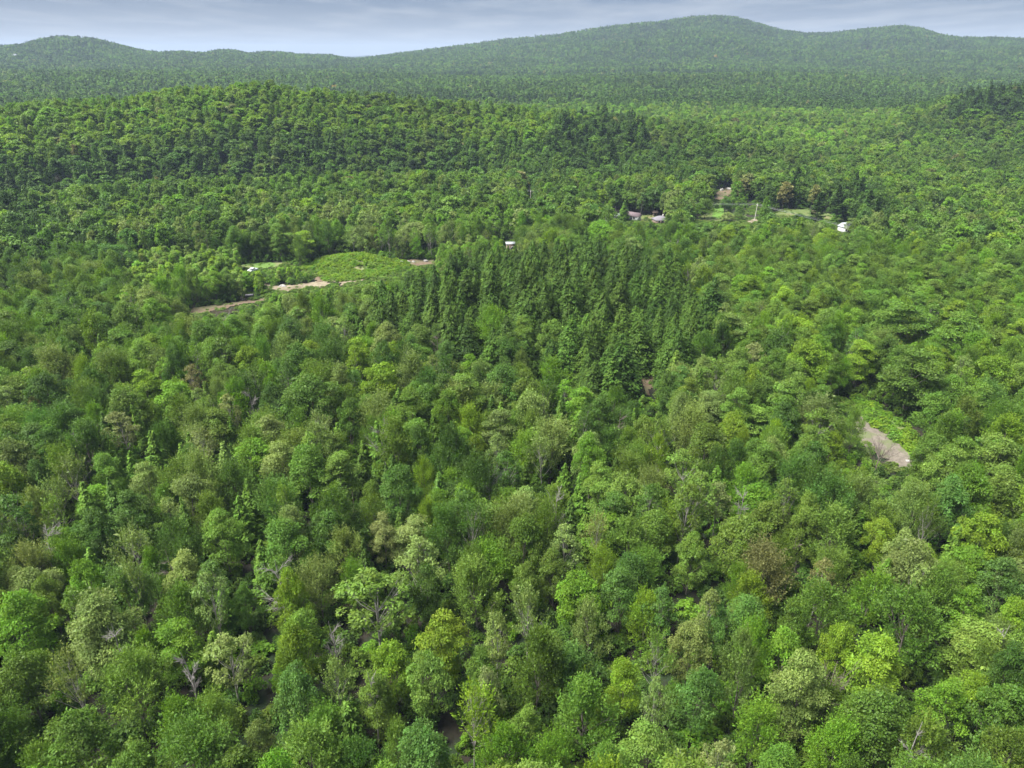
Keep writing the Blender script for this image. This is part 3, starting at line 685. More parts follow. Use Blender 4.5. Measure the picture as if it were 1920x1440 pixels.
# things that must stay in sight (filled in before the scatter)
HOUSES = [(1572, 1596, 416, 436), (1178, 1198, 401, 412), (1152, 1160, 400, 410), (1223, 1250, 407, 418), (1224, 1231, 399, 403), (950, 964, 454, 466),
          (1406, 1424, 382, 418), (464, 474, 552, 560), (469, 480, 502, 510), (991, 998, 358, 368), (1341, 1352, 152, 160), (18, 32, 104, 110)]
for x0, x1, y0, y1 in HOUSES: protect([(x0, y0), (x1, y0), (x1, y1), (x0, y1)], 8.0 if x0 == 1406 else 1.0)

hr = np.random.default_rng(77)
for line in HAND.replace('\n', '').split(';'):
    a = line.split(); px, py, w = float(a[0]), float(a[1]), float(a[2]); kind, colr = a[3], a[4]
    p0 = PROTO[kind][0]
    fix = float(a[5]) if len(a) > 5 else None
    H = fix or p0['H'] * hr.uniform(.88, 1.08)
    for it in range(3):
        x, y, z = hit(px, py, H); d = project(x, y, z + H)[2]; R = w / 2 * d / FPX * 1.03
        if fix: continue
        if kind in ('cedar',): H = np.clip(R * 5.2, 6, 15)
        elif kind in ('broad', 'feather', 'layer'): H = np.clip(7.5 + R * 1.75, 8, 18)
    T.append([kind, x, y, z, H, R, colr, tint_of(colr, hr, .08), True])
HXY = np.array([(t[1], t[2], t[5]) for t in T])

GROVES = [[(225, 562), (285, 578), (360, 570), (440, 562), (502, 553), (492, 530), (450, 502), (380, 490), (280, 492), (225, 515)], [(508, 534), (560, 533), (596, 527), (601, 511), (560, 503), (515, 514)],
          [(505, 566), (560, 560), (640, 548), (690, 532), (700, 542), (640, 566), (560, 584), (500, 590)], [(790, 505), (830, 490), (900, 478), (960, 476), (940, 488), (840, 508)]]
GW = [np.array([hit(*q)[:2] for q in g]) for g in GROVES]
for gi_, W in enumerate(GW):
    x0, y0 = W.min(0); x1, y1 = W.max(0); n = int((x1 - x0) * (y1 - y0) / 9.0)
    gx_ = hr.uniform(x0, x1, n); gy_ = hr.uniform(y0, y1, n); ok = in_poly(gx_, gy_, W)
    for W2 in OPEN: ok &= ~in_poly(gx_, gy_, W2)
    for x, y in zip(gx_[ok], gy_[ok]):
        z = h1(x, y); H = hr.uniform(5.5, 9.5) * (.75 if gi_ in (1, 2) else 1); R = H * hr.uniform(.17, .25)
        for f in (1, .6, .4):
            if not blocked(x, y, z, H * f, R * f):
                colr = ['light', 'light', 'bright', 'yellow', 'pale'][hr.integers(5)]
                T.append(['aspen', x, y, z, H * f, R * max(f, .6), colr, tuple(1.25 * v for v in tint_of(colr, hr, .1)), False]); break
sr = np.random.default_rng(2024)
HILLTOP = ([('broad', .93), ('sparse', .07)], ['bright', 'light', 'yellow', 'mid', 'light', 'bright', 'yellow'])  # brighter colours paint in the light along the ridge crest
HILLFOOT = ([('broad', .84), ('hemlock', .12), ('sparse', .04)], ['dark', 'mid', 'blue', 'dark', 'mid', 'olive'])  # some hemlock mixed in; darker colours also paint shade along the foot
def region_of(px, py, r):
    jx, jy = sr.normal() * 9, sr.normal() * 5
    if r > 260: px += jx; py += jy
    for poly, kinds, pal in REGION:
        if x_in(px, py, poly): return kinds, pal
    if r > 1000: return FARS
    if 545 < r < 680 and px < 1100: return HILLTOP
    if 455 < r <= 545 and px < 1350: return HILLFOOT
    if r > 430: return HILL
    return DEFAULT
def x_in(px, py, poly):
    c = False; j = len(poly) - 1
    for i in range(len(poly)):
        if (poly[i][1] > py) != (poly[j][1] > py) and px < (poly[j][0] - poly[i][0]) * (py - poly[i][1]) / (poly[j][1] - poly[i][1]) + poly[i][0]: c = not c
        j = i
    return c

# what the land itself hides from above: highest sight line so far, per direction
AZB = np.linspace(-radians(48), radians(48), 385)
RB = np.concatenate([np.arange(30, 1200, 10.0), np.arange(1200, 4300, 25.0)])
_A, _R = np.meshgrid(AZB, RB, indexing='ij')
_S = (height(_R * np.sin(_A), _R * np.cos(_A)) + 11 - CAMZ) / _R
_S = np.maximum.accumulate(_S, axis=1)
def seen(x, y, ztop):
    r = np.hypot(x, y); az = np.arctan2(x, y)
    i = np.clip(np.searchsorted(AZB, az), 0, len(AZB) - 1); j = np.clip(np.searchsorted(RB, r - 14) - 1, 0, len(RB) - 1)
    return (ztop - CAMZ) / r > _S[i, j] - 0.004 - 4 / r

def scatter(r0, r1, cell, az_lim, rr, jitter=0.45):
    n = int(r1 / cell) + 1
    gx, gy = np.meshgrid(np.arange(-n, n + 1), np.arange(0, n + 1))
    x = (gx + (gy % 2) * .5 + rr.uniform(-jitter, jitter, gx.shape)) * cell; y = (gy * .92 + rr.uniform(-jitter, jitter, gx.shape)) * cell
    x = x.ravel(); y = y.ravel(); r = np.hypot(x, y); az = np.abs(np.arctan2(x, y))
    k = (r >= r0) & (r < r1) & (az < az_lim)
    return x[k], y[k]
def weighted(kinds, u):
    for k, w in kinds:
        if u < w: return k
        u -= w
    return kinds[-1][0]
bands = [(33, 300, 4.6, radians(50)), (300, 640, 5.0, radians(46)), (640, 1150, 6.0, radians(45)), (1150, 2000, 8.0, radians(44)), (2000, 3450, 10.0, radians(44))]
for r0, r1, cell, al in bands:
    X, Y = scatter(r0, r1, cell, al, sr)
    Z = height(X, Y); ok = seen(X, Y, Z + 17)
    X, Y, Z = X[ok], Y[ok], Z[ok]
    op = np.zeros(len(X), bool)
    for W in OPEN + GW: op |= in_poly(X, Y, W)
    patchy = fbm(X / 130, Y / 130, 5); patch2 = fbm(X / 45, Y / 45, 8)
    PX, PY, DP = project(X, Y, Z + 13.0)
    for x, y, z, o, pa, pb, px, py, dp in zip(X, Y, Z, op, patchy, patch2, PX, PY, DP):
        if o: continue
        r = math.hypot(x, y)
        kinds, pal = region_of(px, py, r)
        kind = weighted(kinds, sr.random())
        # neighbouring trees lean to the same colours
        ci = int(np.clip((pb * 1.3 + .5 + sr.normal() * .33), 0, .999) * len(pal)); colr = pal[ci]
        if kind == 'hemlock' and r < 300 and sr.random() < .20: continue
        if r > 300 and sr.random() < .10 + .25 * (pb < -.12): continue
        H = {'cedar': 11, 'hemlock': 16, 'pine': 19, 'aspen': 8.5, 'sparse': 14.5}.get(kind, 14) * sr.uniform(.70, 1.20)
        R = {'cedar': 1.9, 'hemlock': 4.2, 'pine': 3.4, 'aspen': 1.6, 'sparse': 3.0}.get(kind, 3.7) * sr.uniform(.66, 1.24)
        if r > 300 and kind == 'broad': R *= float(np.exp(sr.normal() * .26)) * 1.06
        if r > 1150: R *= 1.25
        if r > 2000: R *= 1.2
        if kind in CONIF and colr not in ('hem', 'hemlit', 'pine', 'dark', 'cedar'): colr = ('cedar' if kind == 'cedar' else 'hem')
        if kind == 'pine': colr = 'pine'
        if r > 1000 and pa + .5 * pb > .22 and sr.random() < .7: kind = 'hemlock'; colr = 'hem'
        if r > 430 and kind == 'broad' and sr.random() < .010: colr = sr.choice(['rust', 'tan', 'orange'], p=[.45, .52, .03])
        if r < 420:
            dd = np.hypot(HXY[:, 0] - x, HXY[:, 1] - y) - HXY[:, 2] * .80 - R * .62
            if dd.min() < 0: continue
        if r < 1000 and blocked(x, y, z, H, R):
            f = .45
            if blocked(x, y, z, H * f, R * f): continue
            if sr.random() < .5: continue
            kind = 'aspen'; H *= f; R *= f; colr = sr.choice(['light', 'bright', 'mid'])
        tn = tint_of(str(colr), sr); f = 1 + (.85 * pa * sstep((r - 250) / 400)); T.append([kind, x, y, z, H, R, str(colr), tuple(v * f for v in tn), False])

# ------------------------------------------------------------------ individuals
NAME = {'broad': 'broadleaf_tree', 'feather': 'broadleaf_tree', 'layer': 'broadleaf_tree', 'sparse': 'open_crowned_tree', 'cedar': 'conifer_tree', 'hemlock': 'conifer_tree', 'pine': 'pine_tree', 'aspen': 'young_tree'}
LOOK = {'broad': 'broadleaf tree with a rounded crown', 'feather': 'broadleaf tree with an upswept feathery crown', 'layer': 'broadleaf tree with a tiered crown', 'sparse': 'open crowned tree with pale limbs showing',
        'cedar': 'narrow pointed conifer', 'hemlock': 'tall pointed conifer', 'pine': 'ragged tall pine', 'aspen': 'slender young tree'}
CAT = {'pine_tree': 'pine', 'conifer_tree': 'conifer'}
GROUP = {'broadleaf_tree': 'broadleaf trees in the wood', 'open_crowned_tree': 'thin crowned trees in the wood', 'conifer_tree': 'conifers in the wood', 'pine_tree': 'pines on the slopes', 'young_tree': 'young trees round the clearing'}
LIMIT = {'broadleaf_tree': 300, 'open_crowned_tree': 220, 'conifer_tree': 300, 'pine_tree': 60, 'young_tree': 160}
for t in T:
    px, py, dp = project(t[1], t[2], t[3] + t[4] * .8); t.append((px, py, t[5] * FPX / dp))
chosen = set()
for nm, lim in LIMIT.items():
    c = [i for i, t in enumerate(T) if NAME[t[0]] == nm and -15 < t[9][0] < 1935 and 0 < t[9][1] < 1450 and (math.hypot(t[1], t[2]) < 520 or t[8])]
    c.sort(key=lambda i: (-1 if T[i][8] else 0, -T[i][9][2])); chosen.update(c[:lim])
SHORT = ['the upswept grey snag', 'the ragged whitish snag', 'the slim white snag', 'the fan of white limbs', 'the forked grey snag', 'the small brown snag', 'the wide brown leafless tree', 'the grey dead conifer',
         'the dark leafless tree', 'the thin white snag', 'the pinkish leafless tree', 'the small grey leafless tree', 'the narrow tan snag', 'the grey dead treetop', 'the reddish bare trunk', 'the lower forked snag',
         'the thin left snag', 'the bent white limbs', 'the low white limbs', None, None, 'the snag by the pond', 'the grey snag over the rusty crown', 'the little bare tree']
LAND = [(d[0], d[1] + 20, n) for d, n in zip(DEADS, SHORT) if n] + [
    (1650, 820, 'the gravel track'), (1215, 715, 'the red soil patch'), (550, 540, 'the sand patch'), (675, 500, 'the weedy mound'), (1414, 400, 'the leaning utility pole'), (1237, 412, 'the grey hipped roof'),
    (1584, 428, 'the white house'), (1442, 1060, 'the rusty feathery tree'), (702, 1130, 'the big open crowned tree'), (830, 1200, 'the tiered yellow tree'), (422, 1240, 'the pale leaning tree'),
    (0, 1440, 'the lower left corner'), (1920, 1440, 'the lower right corner'), (960, 1440, 'the bottom edge centre'), (0, 720, 'the left edge centre'), (1920, 720, 'the right edge centre'),
    (1000, 474, 'the top of the conifer stand'), (705, 575, 'the left tip of the conifer stand'), (1335, 590, 'the right end of the conifer stand'), (1030, 620, 'the light tree inside the stand'),
    (1118, 235, 'the pine clump'), (1170, 395, 'the lone conical tree'), (420, 580, 'the dark pond'), (1720, 600, 'the big tiered tree at right'), (165, 605, 'the bright dome at left'), (1895, 165, 'the top right pines')]
LXY = np.array([(a, b) for a, b, _ in LAND], float)
DIRS = ['right of', 'below and right of', 'below', 'below and left of', 'left of', 'above and left of', 'above', 'above and right of']
ORD = ['nearest', 'second', 'third', 'fourth', 'fifth', 'sixth', 'seventh', 'eighth', 'ninth', 'tenth', 'eleventh', 'twelfth', 'thirteenth', 'fourteenth', 'fifteenth', 'sixteenth', 'seventeenth', 'eighteenth', 'nineteenth', 'twentieth']
KINDWORD = {'broad': 'rounded tree', 'feather': 'feathery tree', 'layer': 'tiered tree', 'sparse': 'open tree', 'cedar': 'narrow conifer', 'hemlock': 'tall conifer', 'pine': 'ragged pine', 'aspen': 'young tree'}
SLOT = {}
for i in chosen:
    t = T[i]; px, py, _ = t[9]
    d = np.hypot(LXY[:, 0] - px, LXY[:, 1] - py); d[d < 6] = 1e9; k = int(d.argmin())
    a = int(round(atan2(py - LXY[k, 1], px - LXY[k, 0]) / (pi / 4))) % 8
    look = f'{WORDS[t[6]]} {KINDWORD[t[0]]}'
    if d[k] < 14: a = 2 if py > LXY[k, 1] else 6
    SLOT.setdefault((look, k, a), []).append((d[k], i))
LABEL = {}
for (look, k, a), v in SLOT.items():
    v.sort()
    for n, (_, i) in enumerate(v):
        LABEL[i] = f'{look} {DIRS[a]} {LAND[k][2]}' if len(v) == 1 else f'{ORD[min(n, 19)]} {look} {DIRS[a]} {LAND[k][2]}'
lr = np.random.default_rng(9)
REST = {}
for i, t in enumerate(T):
    kind, x, y, z, H, R, colr, tnt, hand, _p = t
    r = math.hypot(x, y)
    if i in chosen and not SKIP_TREES:
        ps = PROTO[kind]; p = ps[lr.integers(len(ps))]
        nm = NAME[kind]
        e = empty(nm, (x, y, z - .15), lr.uniform(0, 2 * pi))
        e.rotation_euler = (lr.normal() * .035, lr.normal() * .035, lr.uniform(0, 2 * pi))
        q = lr.uniform(.9, 1.1); e.scale = (R / p['R'] * q, R / p['R'] / q, H / p['H'])
        tk = link('trunk', p['trunk'], e); c = link('crown', p['crown'], e); c['tint'] = [float(v) for v in tnt]
        tag(e, LABEL[i], CAT.get(nm, 'tree'), GROUP[nm])
    else:
        if r < 330: k = kind
        elif r < 1000: k = {'cedar': 'conifer_mid', 'hemlock': 'conifer_mid', 'pine': 'pine_mid', 'sparse': 'sparse_mid', 'aspen': 'aspen' if r < 450 else 'sparse_mid'}.get(kind, 'broad_mid')
        else: k = 'conifer_far' if kind in CONIF or kind == 'pine' else 'broad_far'
        REST.setdefault(k, []).append((x, y, z - .15, H, R, tnt))

# ------------------------------------------------------------------ the rest of the wood: one object of stuff per kind
def proto_collection(kinds):
    c = bpy.data.collections.new('tree_shapes_' + kinds[0]); idx = {}
    n = 0
    for k in kinds:
        for p in PROTO[k]:
            o = bpy.data.objects.new(f'shape_{n:03d}', p['joined']); c.objects.link(o); idx.setdefault(k, []).append((n, p)); n += 1
    return c, idx
def stuff(name, kinds, rows, label=None):
    """rows: (kind, x, y, z, H, R, tint)"""
    if not rows: return
    c, idx = proto_collection(kinds); r = np.random.default_rng(len(rows))
    n = len(rows); me = bpy.data.meshes.new(name)
    me.vertices.add(n); co = np.array([(q[1], q[2], q[3]) for q in rows], np.float32); me.vertices.foreach_set('co', co.ravel())
    ii = np.zeros(n, np.int32); sc = np.zeros((n, 3), np.float32)
    for a, q in enumerate(rows):
        m, p = idx[q[0]][r.integers(len(idx[q[0]]))]; ii[a] = m; sc[a] = (q[5] / p['R'], q[5] / p['R'], q[4] / p['H'])
    rot = np.stack([r.normal(size=n) * .04, r.normal(size=n) * .04, r.uniform(0, 2 * pi, n)], -1).astype(np.float32)
    tn = np.ones((n, 4), np.float32); tn[:, :3] = [q[6] for q in rows]
    me.attributes.new('shape', 'INT', 'POINT').data.foreach_set('value', ii)
    me.attributes.new('size', 'FLOAT_VECTOR', 'POINT').data.foreach_set('vector', sc.ravel())
    me.attributes.new('turn', 'FLOAT_VECTOR', 'POINT').data.foreach_set('vector', rot.ravel())
    me.attributes.new('tint', 'FLOAT_COLOR', 'POINT').data.foreach_set('color', tn.ravel())
    o = link(name, me)
    ng = bpy.data.node_groups.new(name + '_nodes', 'GeometryNodeTree')
    ng.interface.new_socket('Geometry', in_out='INPUT', socket_type='NodeSocketGeometry'); ng.interface.new_socket('Geometry', in_out='OUTPUT', socket_type='NodeSocketGeometry')
    N, L = ng.nodes, ng.links
    gi = N.new('NodeGroupInput'); go = N.new('NodeGroupOutput'); ip = N.new('GeometryNodeInstanceOnPoints')
    ci = N.new('GeometryNodeCollectionInfo'); ci.inputs['Collection'].default_value = c
    ci.inputs['Separate Children'].default_value = True; ci.inputs['Reset Children'].default_value = True
    def attr(nm, ty):
        q = N.new('GeometryNodeInputNamedAttribute'); q.data_type = ty; q.inputs['Name'].default_value = nm; return q.outputs['Attribute']
    L.new(gi.outputs[0], ip.inputs['Points']); L.new(ci.outputs[0], ip.inputs['Instance'])
    ip.inputs['Pick Instance'].default_value = True
    L.new(attr('shape', 'INT'), ip.inputs['Instance Index']); L.new(attr('turn', 'FLOAT_VECTOR'), ip.inputs['Rotation']); L.new(attr('size', 'FLOAT_VECTOR'), ip.inputs['Scale'])
    L.new(ip.outputs[0], go.inputs[0])
    md = o.modifiers.new('trees', 'NODES'); md.node_group = ng
    tag(o, label, None, None, 'stuff')
    return o
if not SKIP_TREES:
    def rows(*ks): return [(k, *q) for k in ks for q in REST.get(k, [])]
    stuff('broadleaf_forest', ['broad', 'feather', 'layer', 'broad_mid', 'broad_far'], rows('broad', 'feather', 'layer', 'broad_mid', 'broad_far'), 'green broadleaf forest covering the hills and the valley')
    stuff('thin_crowned_forest', ['sparse', 'sparse_mid'], rows('sparse', 'sparse_mid'), 'pale thin crowned trees scattered through the forest')
    stuff('conifer_forest', ['cedar', 'hemlock', 'conifer_mid', 'conifer_far'], rows('cedar', 'hemlock', 'conifer_mid', 'conifer_far'), 'dark conifers scattered through the far forest')
    stuff('pine_forest', ['pine', 'pine_mid'], rows('pine', 'pine_mid'), 'dark pines on the far slopes')
    stuff('young_forest', ['aspen'], rows('aspen'), 'young trees filling the edges of the clearing')
    # undergrowth beneath the near wood, weeds on the overgrown mound and the verge
    ur = np.random.default_rng(4)
    X, Y = scatter(33, 420, 2.9, radians(48), ur); X2, Y2 = scatter(420, 680, 4.2, radians(45), ur); X = np.append(X, X2); Y = np.append(Y, Y2); Z = height(X, Y); op = np.zeros(len(X), bool)
    for W in OPEN: op |= in_poly(X, Y, W)
    U = []; Wd = []
    for x, y, z, o in zip(X, Y, Z, op):
        if o: continue
        s = ur.uniform(.5, 1.5); H = 2.6 * s; R = 1.5 * ur.uniform(.7, 1.4)
        if blocked(x, y, z, H, R):
            for k in range(7):
                xx, yy = x + ur.uniform(-1.5, 1.5), y + ur.uniform(-1.5, 1.5); s = ur.uniform(.5, 1.5)
                Wd.append(('weed', xx, yy, h1(xx, yy) + .02, .7 * s, 1.0 * s, tint_of(['mid', 'light', 'olive', 'dark', 'pale'][ur.integers(5)], ur)))
            continue
        U.append(('shrub', x, y, z - .1, H, R, tint_of(['dark', 'mid', 'olive', 'dark', 'bright'][ur.integers(5)], ur)))
    stuff('undergrowth', ['shrub'], U, 'low green undergrowth beneath the trees')
    for poly, dens, pal in ((MOUND, 1.0, ['bright', 'bright', 'yellow', 'light', 'yellow']), (VERGE, 1.0, ['bright', 'mid', 'yellow', 'bright'])):
        P = np.array([hit(*q)[:2] for q in poly]); x0, y0 = P.min(0); x1, y1 = P.max(0); n = int((x1 - x0) * (y1 - y0) * dens)
        X = ur.uniform(x0, x1, n); Y = ur.uniform(y0, y1, n); k = in_poly(X, Y, P) & (fbm(X / 7, Y / 7, 55) > -.16); X, Y = X[k], Y[k]; Z = height(X, Y)
        pn = fbm(X / 9, Y / 9, 56)
        for x, y, z, q in zip(X, Y, Z, pn):
            s = ur.uniform(.6, 1.7); cn = pal[int(np.clip((q * 1.3 + .5 + ur.normal() * .2), 0, .99) * len(pal))]
            Wd.append(('weed', x, y, z + .1, .9 * s, .95 * s, tuple(1.12 * v for v in tint_of(cn, ur))))
    for W in OPEN:                                   # thin scrub over bare soil, gravel and lawns
        x0, y0 = W.min(0); x1, y1 = W.max(0); n = int((x1 - x0) * (y1 - y0) * .16)
        X = ur.uniform(x0, x1, n); Y = ur.uniform(y0, y1, n); k = in_poly(X, Y, W) & (fbm(X / 5, Y / 5, 66) > .02); X, Y = X[k], Y[k]
        for x, y, z in zip(X, Y, height(X, Y)):
            s = ur.uniform(.3, .9); Wd.append(('weed', x, y, z + .15, .6 * s, 1.0 * s, tint_of(['mid', 'olive', 'pale', 'light'][ur.integers(4)], ur)))
    stuff('weeds', ['weed'], Wd, 'bright green weeds over the mound and the track verge')

    # bare trees, one by one
    for q, (px, py, w, mat, fan, lab) in enumerate(DEADS):
        H = 13.5 if w > 22 else 12
        if px == 1650: H = 6
        x, y, z = hit(px, py, H); R = w / 2 * project(x, y, z + H)[2] / FPX
        tk, limbs = dead(700 + q, H, R, 13 if w > 30 else 9, .12, fan)
        e = empty('dead_tree', (x, y, z - .1)); link('trunk', tk.mesh('dead_trunk', mat), e)
        for m in limbs: link('limb', m.mesh('dead_limb', mat), e)
        tag(e, lab, 'dead tree', 'bare trees in the wood')

# ------------------------------------------------------------------ houses, poles, wires and the few things on the ground
def part(name, mb, mat, parent): return link(name, mb.mesh(name, mat), parent)
def gable_roof(w, d, h, rise, over, hip=0.0):
    m = MB(); X, Y = w / 2 + over, d / 2 + over; zz = h - over * rise / (d / 2)
    rx = X - hip
    V = [(-X, -Y, zz), (X, -Y, zz), (rx, 0, h + rise), (-rx, 0, h + rise), (X, Y, zz), (-X, Y, zz)]
    t = .16
    V2 = [(a, b, c + t) for a, b, c in V]
    F = [(6, 7, 8, 9), (10, 11, 9, 8), (3, 2, 1, 0), (2, 3, 5, 4), (0, 1, 7, 6), (4, 5, 11, 10)]
    m.add(V + V2, F); m.f3.append(np.array([(7, 10, 8), (11, 6, 9)])); m.m3.append(np.zeros(2, np.int32))
    m.f4.append(np.array([(1, 4, 10, 7), (5, 0, 6, 11)])); m.m4.append(np.zeros(2, np.int32))
    return m
def house(name, px, py, w, d, h, rise, rz, wall, roof, label, hip=0.0, wins=((-.25, 1), (.25, 1)), cat='house', chimney=False):
    x, y, z = hit(px, py)
    e = empty(name, (x, y, z), rz)
    m = MB(); m.box(-w / 2, w / 2, -d / 2, d / 2, -.6, h)
    if not hip:
        m.add([(-w / 2, -d / 2, h), (-w / 2, d / 2, h), (-w / 2, 0, h + rise), (w / 2, -d / 2, h), (w / 2, d / 2, h), (w / 2, 0, h + rise)], [(0, 2, 1), (3, 4, 5)])
    part('wall', m, wall, e); rf = part('roof', gable_roof(w, d, h, rise, .35, hip), roof, e)
    if chimney: part('chimney', MB().box(w * .18, w * .18 + .6, -.3, .3, h, h + rise + .9), 'rock', rf)
    for fx, s in wins:
        cx = fx * w
        wd = part('window', MB().box(cx - .55, cx + .55, -d / 2 - .05, -d / 2 + .02, h * .42, h * .42 + 1.1), 'white', e)
        part('pane', MB().box(cx - .45, cx + .45, -d / 2 - .075, -d / 2 - .04, h * .42 + .1, h * .42 + 1.0), 'glass', wd)
    wd = part('window', MB().box(w / 2 - .02, w / 2 + .05, -.6, .6, h * .42, h * .42 + 1.1), 'white', e)
    part('pane', MB().box(w / 2 + .04, w / 2 + .075, -.5, .5, h * .42 + .1, h * .42 + 1.0), 'glass', wd)
    dr = part('door', MB().box(-.45, .45, -d / 2 - .06, -d / 2 + .02, 0, 2.0), 'dark_metal', e)
    part('handle', MB().box(.28, .36, -d / 2 - .1, -d / 2 - .06, .95, 1.05), 'wire', dr)
    tag(e, label, cat); return e
house('house', 1584, 436, 5.6, 4.6, 3.2, 1.7, radians(20), 'white', 'roof_pale', 'white two windowed house among the trees right of the lawns', wins=((-.3, 1), (.3, 1)))
house('house', 1187, 413, 6.8, 4.4, 2.6, 1.5, radians(-38), 'white', 'roof_brown', 'white house with a brown roof beside the lone conical tree')
house('house', 1237, 419, 6.8, 5.6, 2.3, 1.5, radians(14), 'tan_wall', 'roof_grey', 'low house with a grey hipped roof left of the lawns', hip=2.5, chimney=True)
house('shed', 1156, 411, 2.6, 2.4, 2.2, .7, radians(15), 'white', 'roof_pale', 'small white shed left of the lone conical tree', cat='shed', wins=())
house('shed', 1228, 404, 2.4, 2.2, 1.8, .7, radians(-10), 'tan_wall', 'tan_wall', 'small pinkish shed behind the grey hipped roof', cat='shed', wins=())
house('house', 1770, 434, 5.6, 4.2, 2.4, .9, radians(8), 'tan_wall', 'roof_pale', 'low building with a pale bluish roof at the right')
house('shed', 1742, 433, 2.4, 2.2, 2.4, .6, radians(8), 'tan_wall', 'roof_pale', 'tiny pale shed left of the pale bluish roof', cat='shed', wins=())
house('house', 957, 472, 3.6, 3.4, 3.8, .4, radians(5), 'tan_wall', 'roof_pale', 'tall tan walled building with a whitish roof half hidden behind the conifers', cat='building', wins=((.25, 1),))
house('house', 1346, 160, 9, 7, 5, 2.4, radians(25), 'white', 'roof_grey', 'tiny white house far off below the mountain')
house('house', 25, 110, 26, 12, 8, 4.0, radians(-15), 'white', 'roof_pale', 'distant whitish building on the left hill')

def tube_part(name, path, radii, mat, parent, k=8): return part(name, MB().tube(path, radii, k), mat, parent)
POLES = []
def pole(x, y, z, H, lean, label):
    e = empty('utility_pole', (x, y, z)); e.rotation_euler = (0, lean, 0)
    tube_part('shaft', [(0, 0, -.4), (0, 0, H * .5), (0, 0, H)], [.21, .18, .15], 'pole', e)
    arm = part('crossarm', MB().box(-.07, .07, -1.1, 1.1, H - .75, H - .6), 'pole', e)
    for q in (-.95, 0, .95): tube_part('insulator', [(0, q, H - .6 if q else H), (0, q, H - .42 if q else H + .18), (0, q, H - .36 if q else H + .24)], [.06, .08, .03], 'white', e if not q else arm, 6)
    tag(e, label, 'utility pole', 'poles of the power line')
    c, s = cos(lean), sin(lean)
    POLES.append([np.array([x + s * zz, y + q, z + c * zz]) for q, zz in ((-.95, H - .38), (0, H + .22), (.95, H - .38))])
def at_depth(px, py, dist):
    d = ray(px, py); d = d / math.hypot(d[0], d[1]); return d * dist
q = at_depth(585, 333, 505); pole(q[0], q[1], h1(q[0], q[1]), max(9, q[2] + CAMZ - h1(q[0], q[1])), 0.0, 'far utility pole hidden to its top left of centre below the ridge')
q = at_depth(995, 361, 425); pole(q[0], q[1], h1(q[0], q[1]), max(9, q[2] + CAMZ - h1(q[0], q[1])), 0.0, 'utility pole whose pale top shows above the trees near the middle')
x, y, z = hit(1414, 417); pole(x, y, z, 9.6, radians(2.5), 'tall pale wooden utility pole leaning on the lawn')
q = at_depth(2080, 408, 330); pole(q[0], q[1], h1(q[0], q[1]), 10, 0.0, 'utility pole beyond the right edge carrying the wires on')
WLAB = ['nearest', 'topmost', 'farthest']; SLAB = ['between the left and middle poles', 'from the middle pole to the leaning pole', 'from the leaning pole to the right edge']
for a in range(3):
    for w in range(3):
        A, B = POLES[a][w], POLES[a + 1][w]; t = np.linspace(0, 1, 22)[:, None]
        P = A + (B - A) * t; P[:, 2] -= (4 * t * (1 - t))[:, 0] * np.linalg.norm(B - A) * .016
        o = link('power_line', MB().tube(P, np.full(22, .026), 4).mesh('power_line', 'wire'))
        tag(o, f'{WLAB[w]} thin wire {SLAB[a]}', 'wire', 'wires of the power line')

# a parked car, a small trailer and boulders in the clearing
def car(px, py, rz, label):
    x, y, z = hit(px, py); e = empty('parked_car', (x, y, z + .22), rz)
    m = MB(); pr = [(-2.1, .35), (-2.15, .8), (-1.9, .98), (-1.3, 1.02), (1.0, 1.0), (1.9, .92), (2.15, .7), (2.12, .35)]
    V = [(a, s * .86, b) for s in (-1, 1) for a, b in pr]; n = len(pr)
    m.add(V, [(i, i + 1, n + i + 1, n + i) for i in range(n - 1)] + [(n - 1, 0, n, 2 * n - 1)])
    for o_ in (0, n): m.add([V[o_ + i] for i in range(n)], [(0, 1, 2, 7), (2, 3, 4, 7), (4, 5, 6, 7)])
    part('body', m, 'car_white', e)
    def cab(z0, z1, w0, w1, x0, x1, x2, x3):
        k = MB(); k.add([(x0, -w0, z0), (x1, -w0, z0), (x1, w0, z0), (x0, w0, z0), (x2, -w1, z1), (x3, -w1, z1), (x3, w1, z1), (x2, w1, z1)], [(3, 2, 1, 0), (4, 5, 6, 7), (0, 1, 5, 4), (1, 2, 6, 5), (2, 3, 7, 6), (3, 0, 4, 7)]); return k
    part('cabin_glass', cab(1.0, 1.42, .80, .68, -1.6, .9, -1.2, .35), 'glass', e); part('roof', cab(1.42, 1.48, .68, .64, -1.2, .35, -1.15, .3), 'car_white', e)
    for wx in (-1.35, 1.35):
        for wy in (-.82, .82):
            wh = part('wheel', MB().tube([(wx, wy - .1, .32), (wx, wy - .09, .32), (wx, wy + .09, .32), (wx, wy + .1, .32)], [.2, .32, .32, .2], 14), 'rubber', e)
            part('rim', MB().tube([(wx, wy - .12, .32), (wx, wy + .12, .32)], [.19, .19], 10), 'wire', wh)
    for wy in (-.6, .6): part('headlight', MB().box(2.08, 2.17, wy - .16, wy + .16, .66, .80), 'glass', e)
    tag(e, label, 'car'); return e
car(475, 510, radians(65), 'small white parked vehicle at the edge of the clearing')
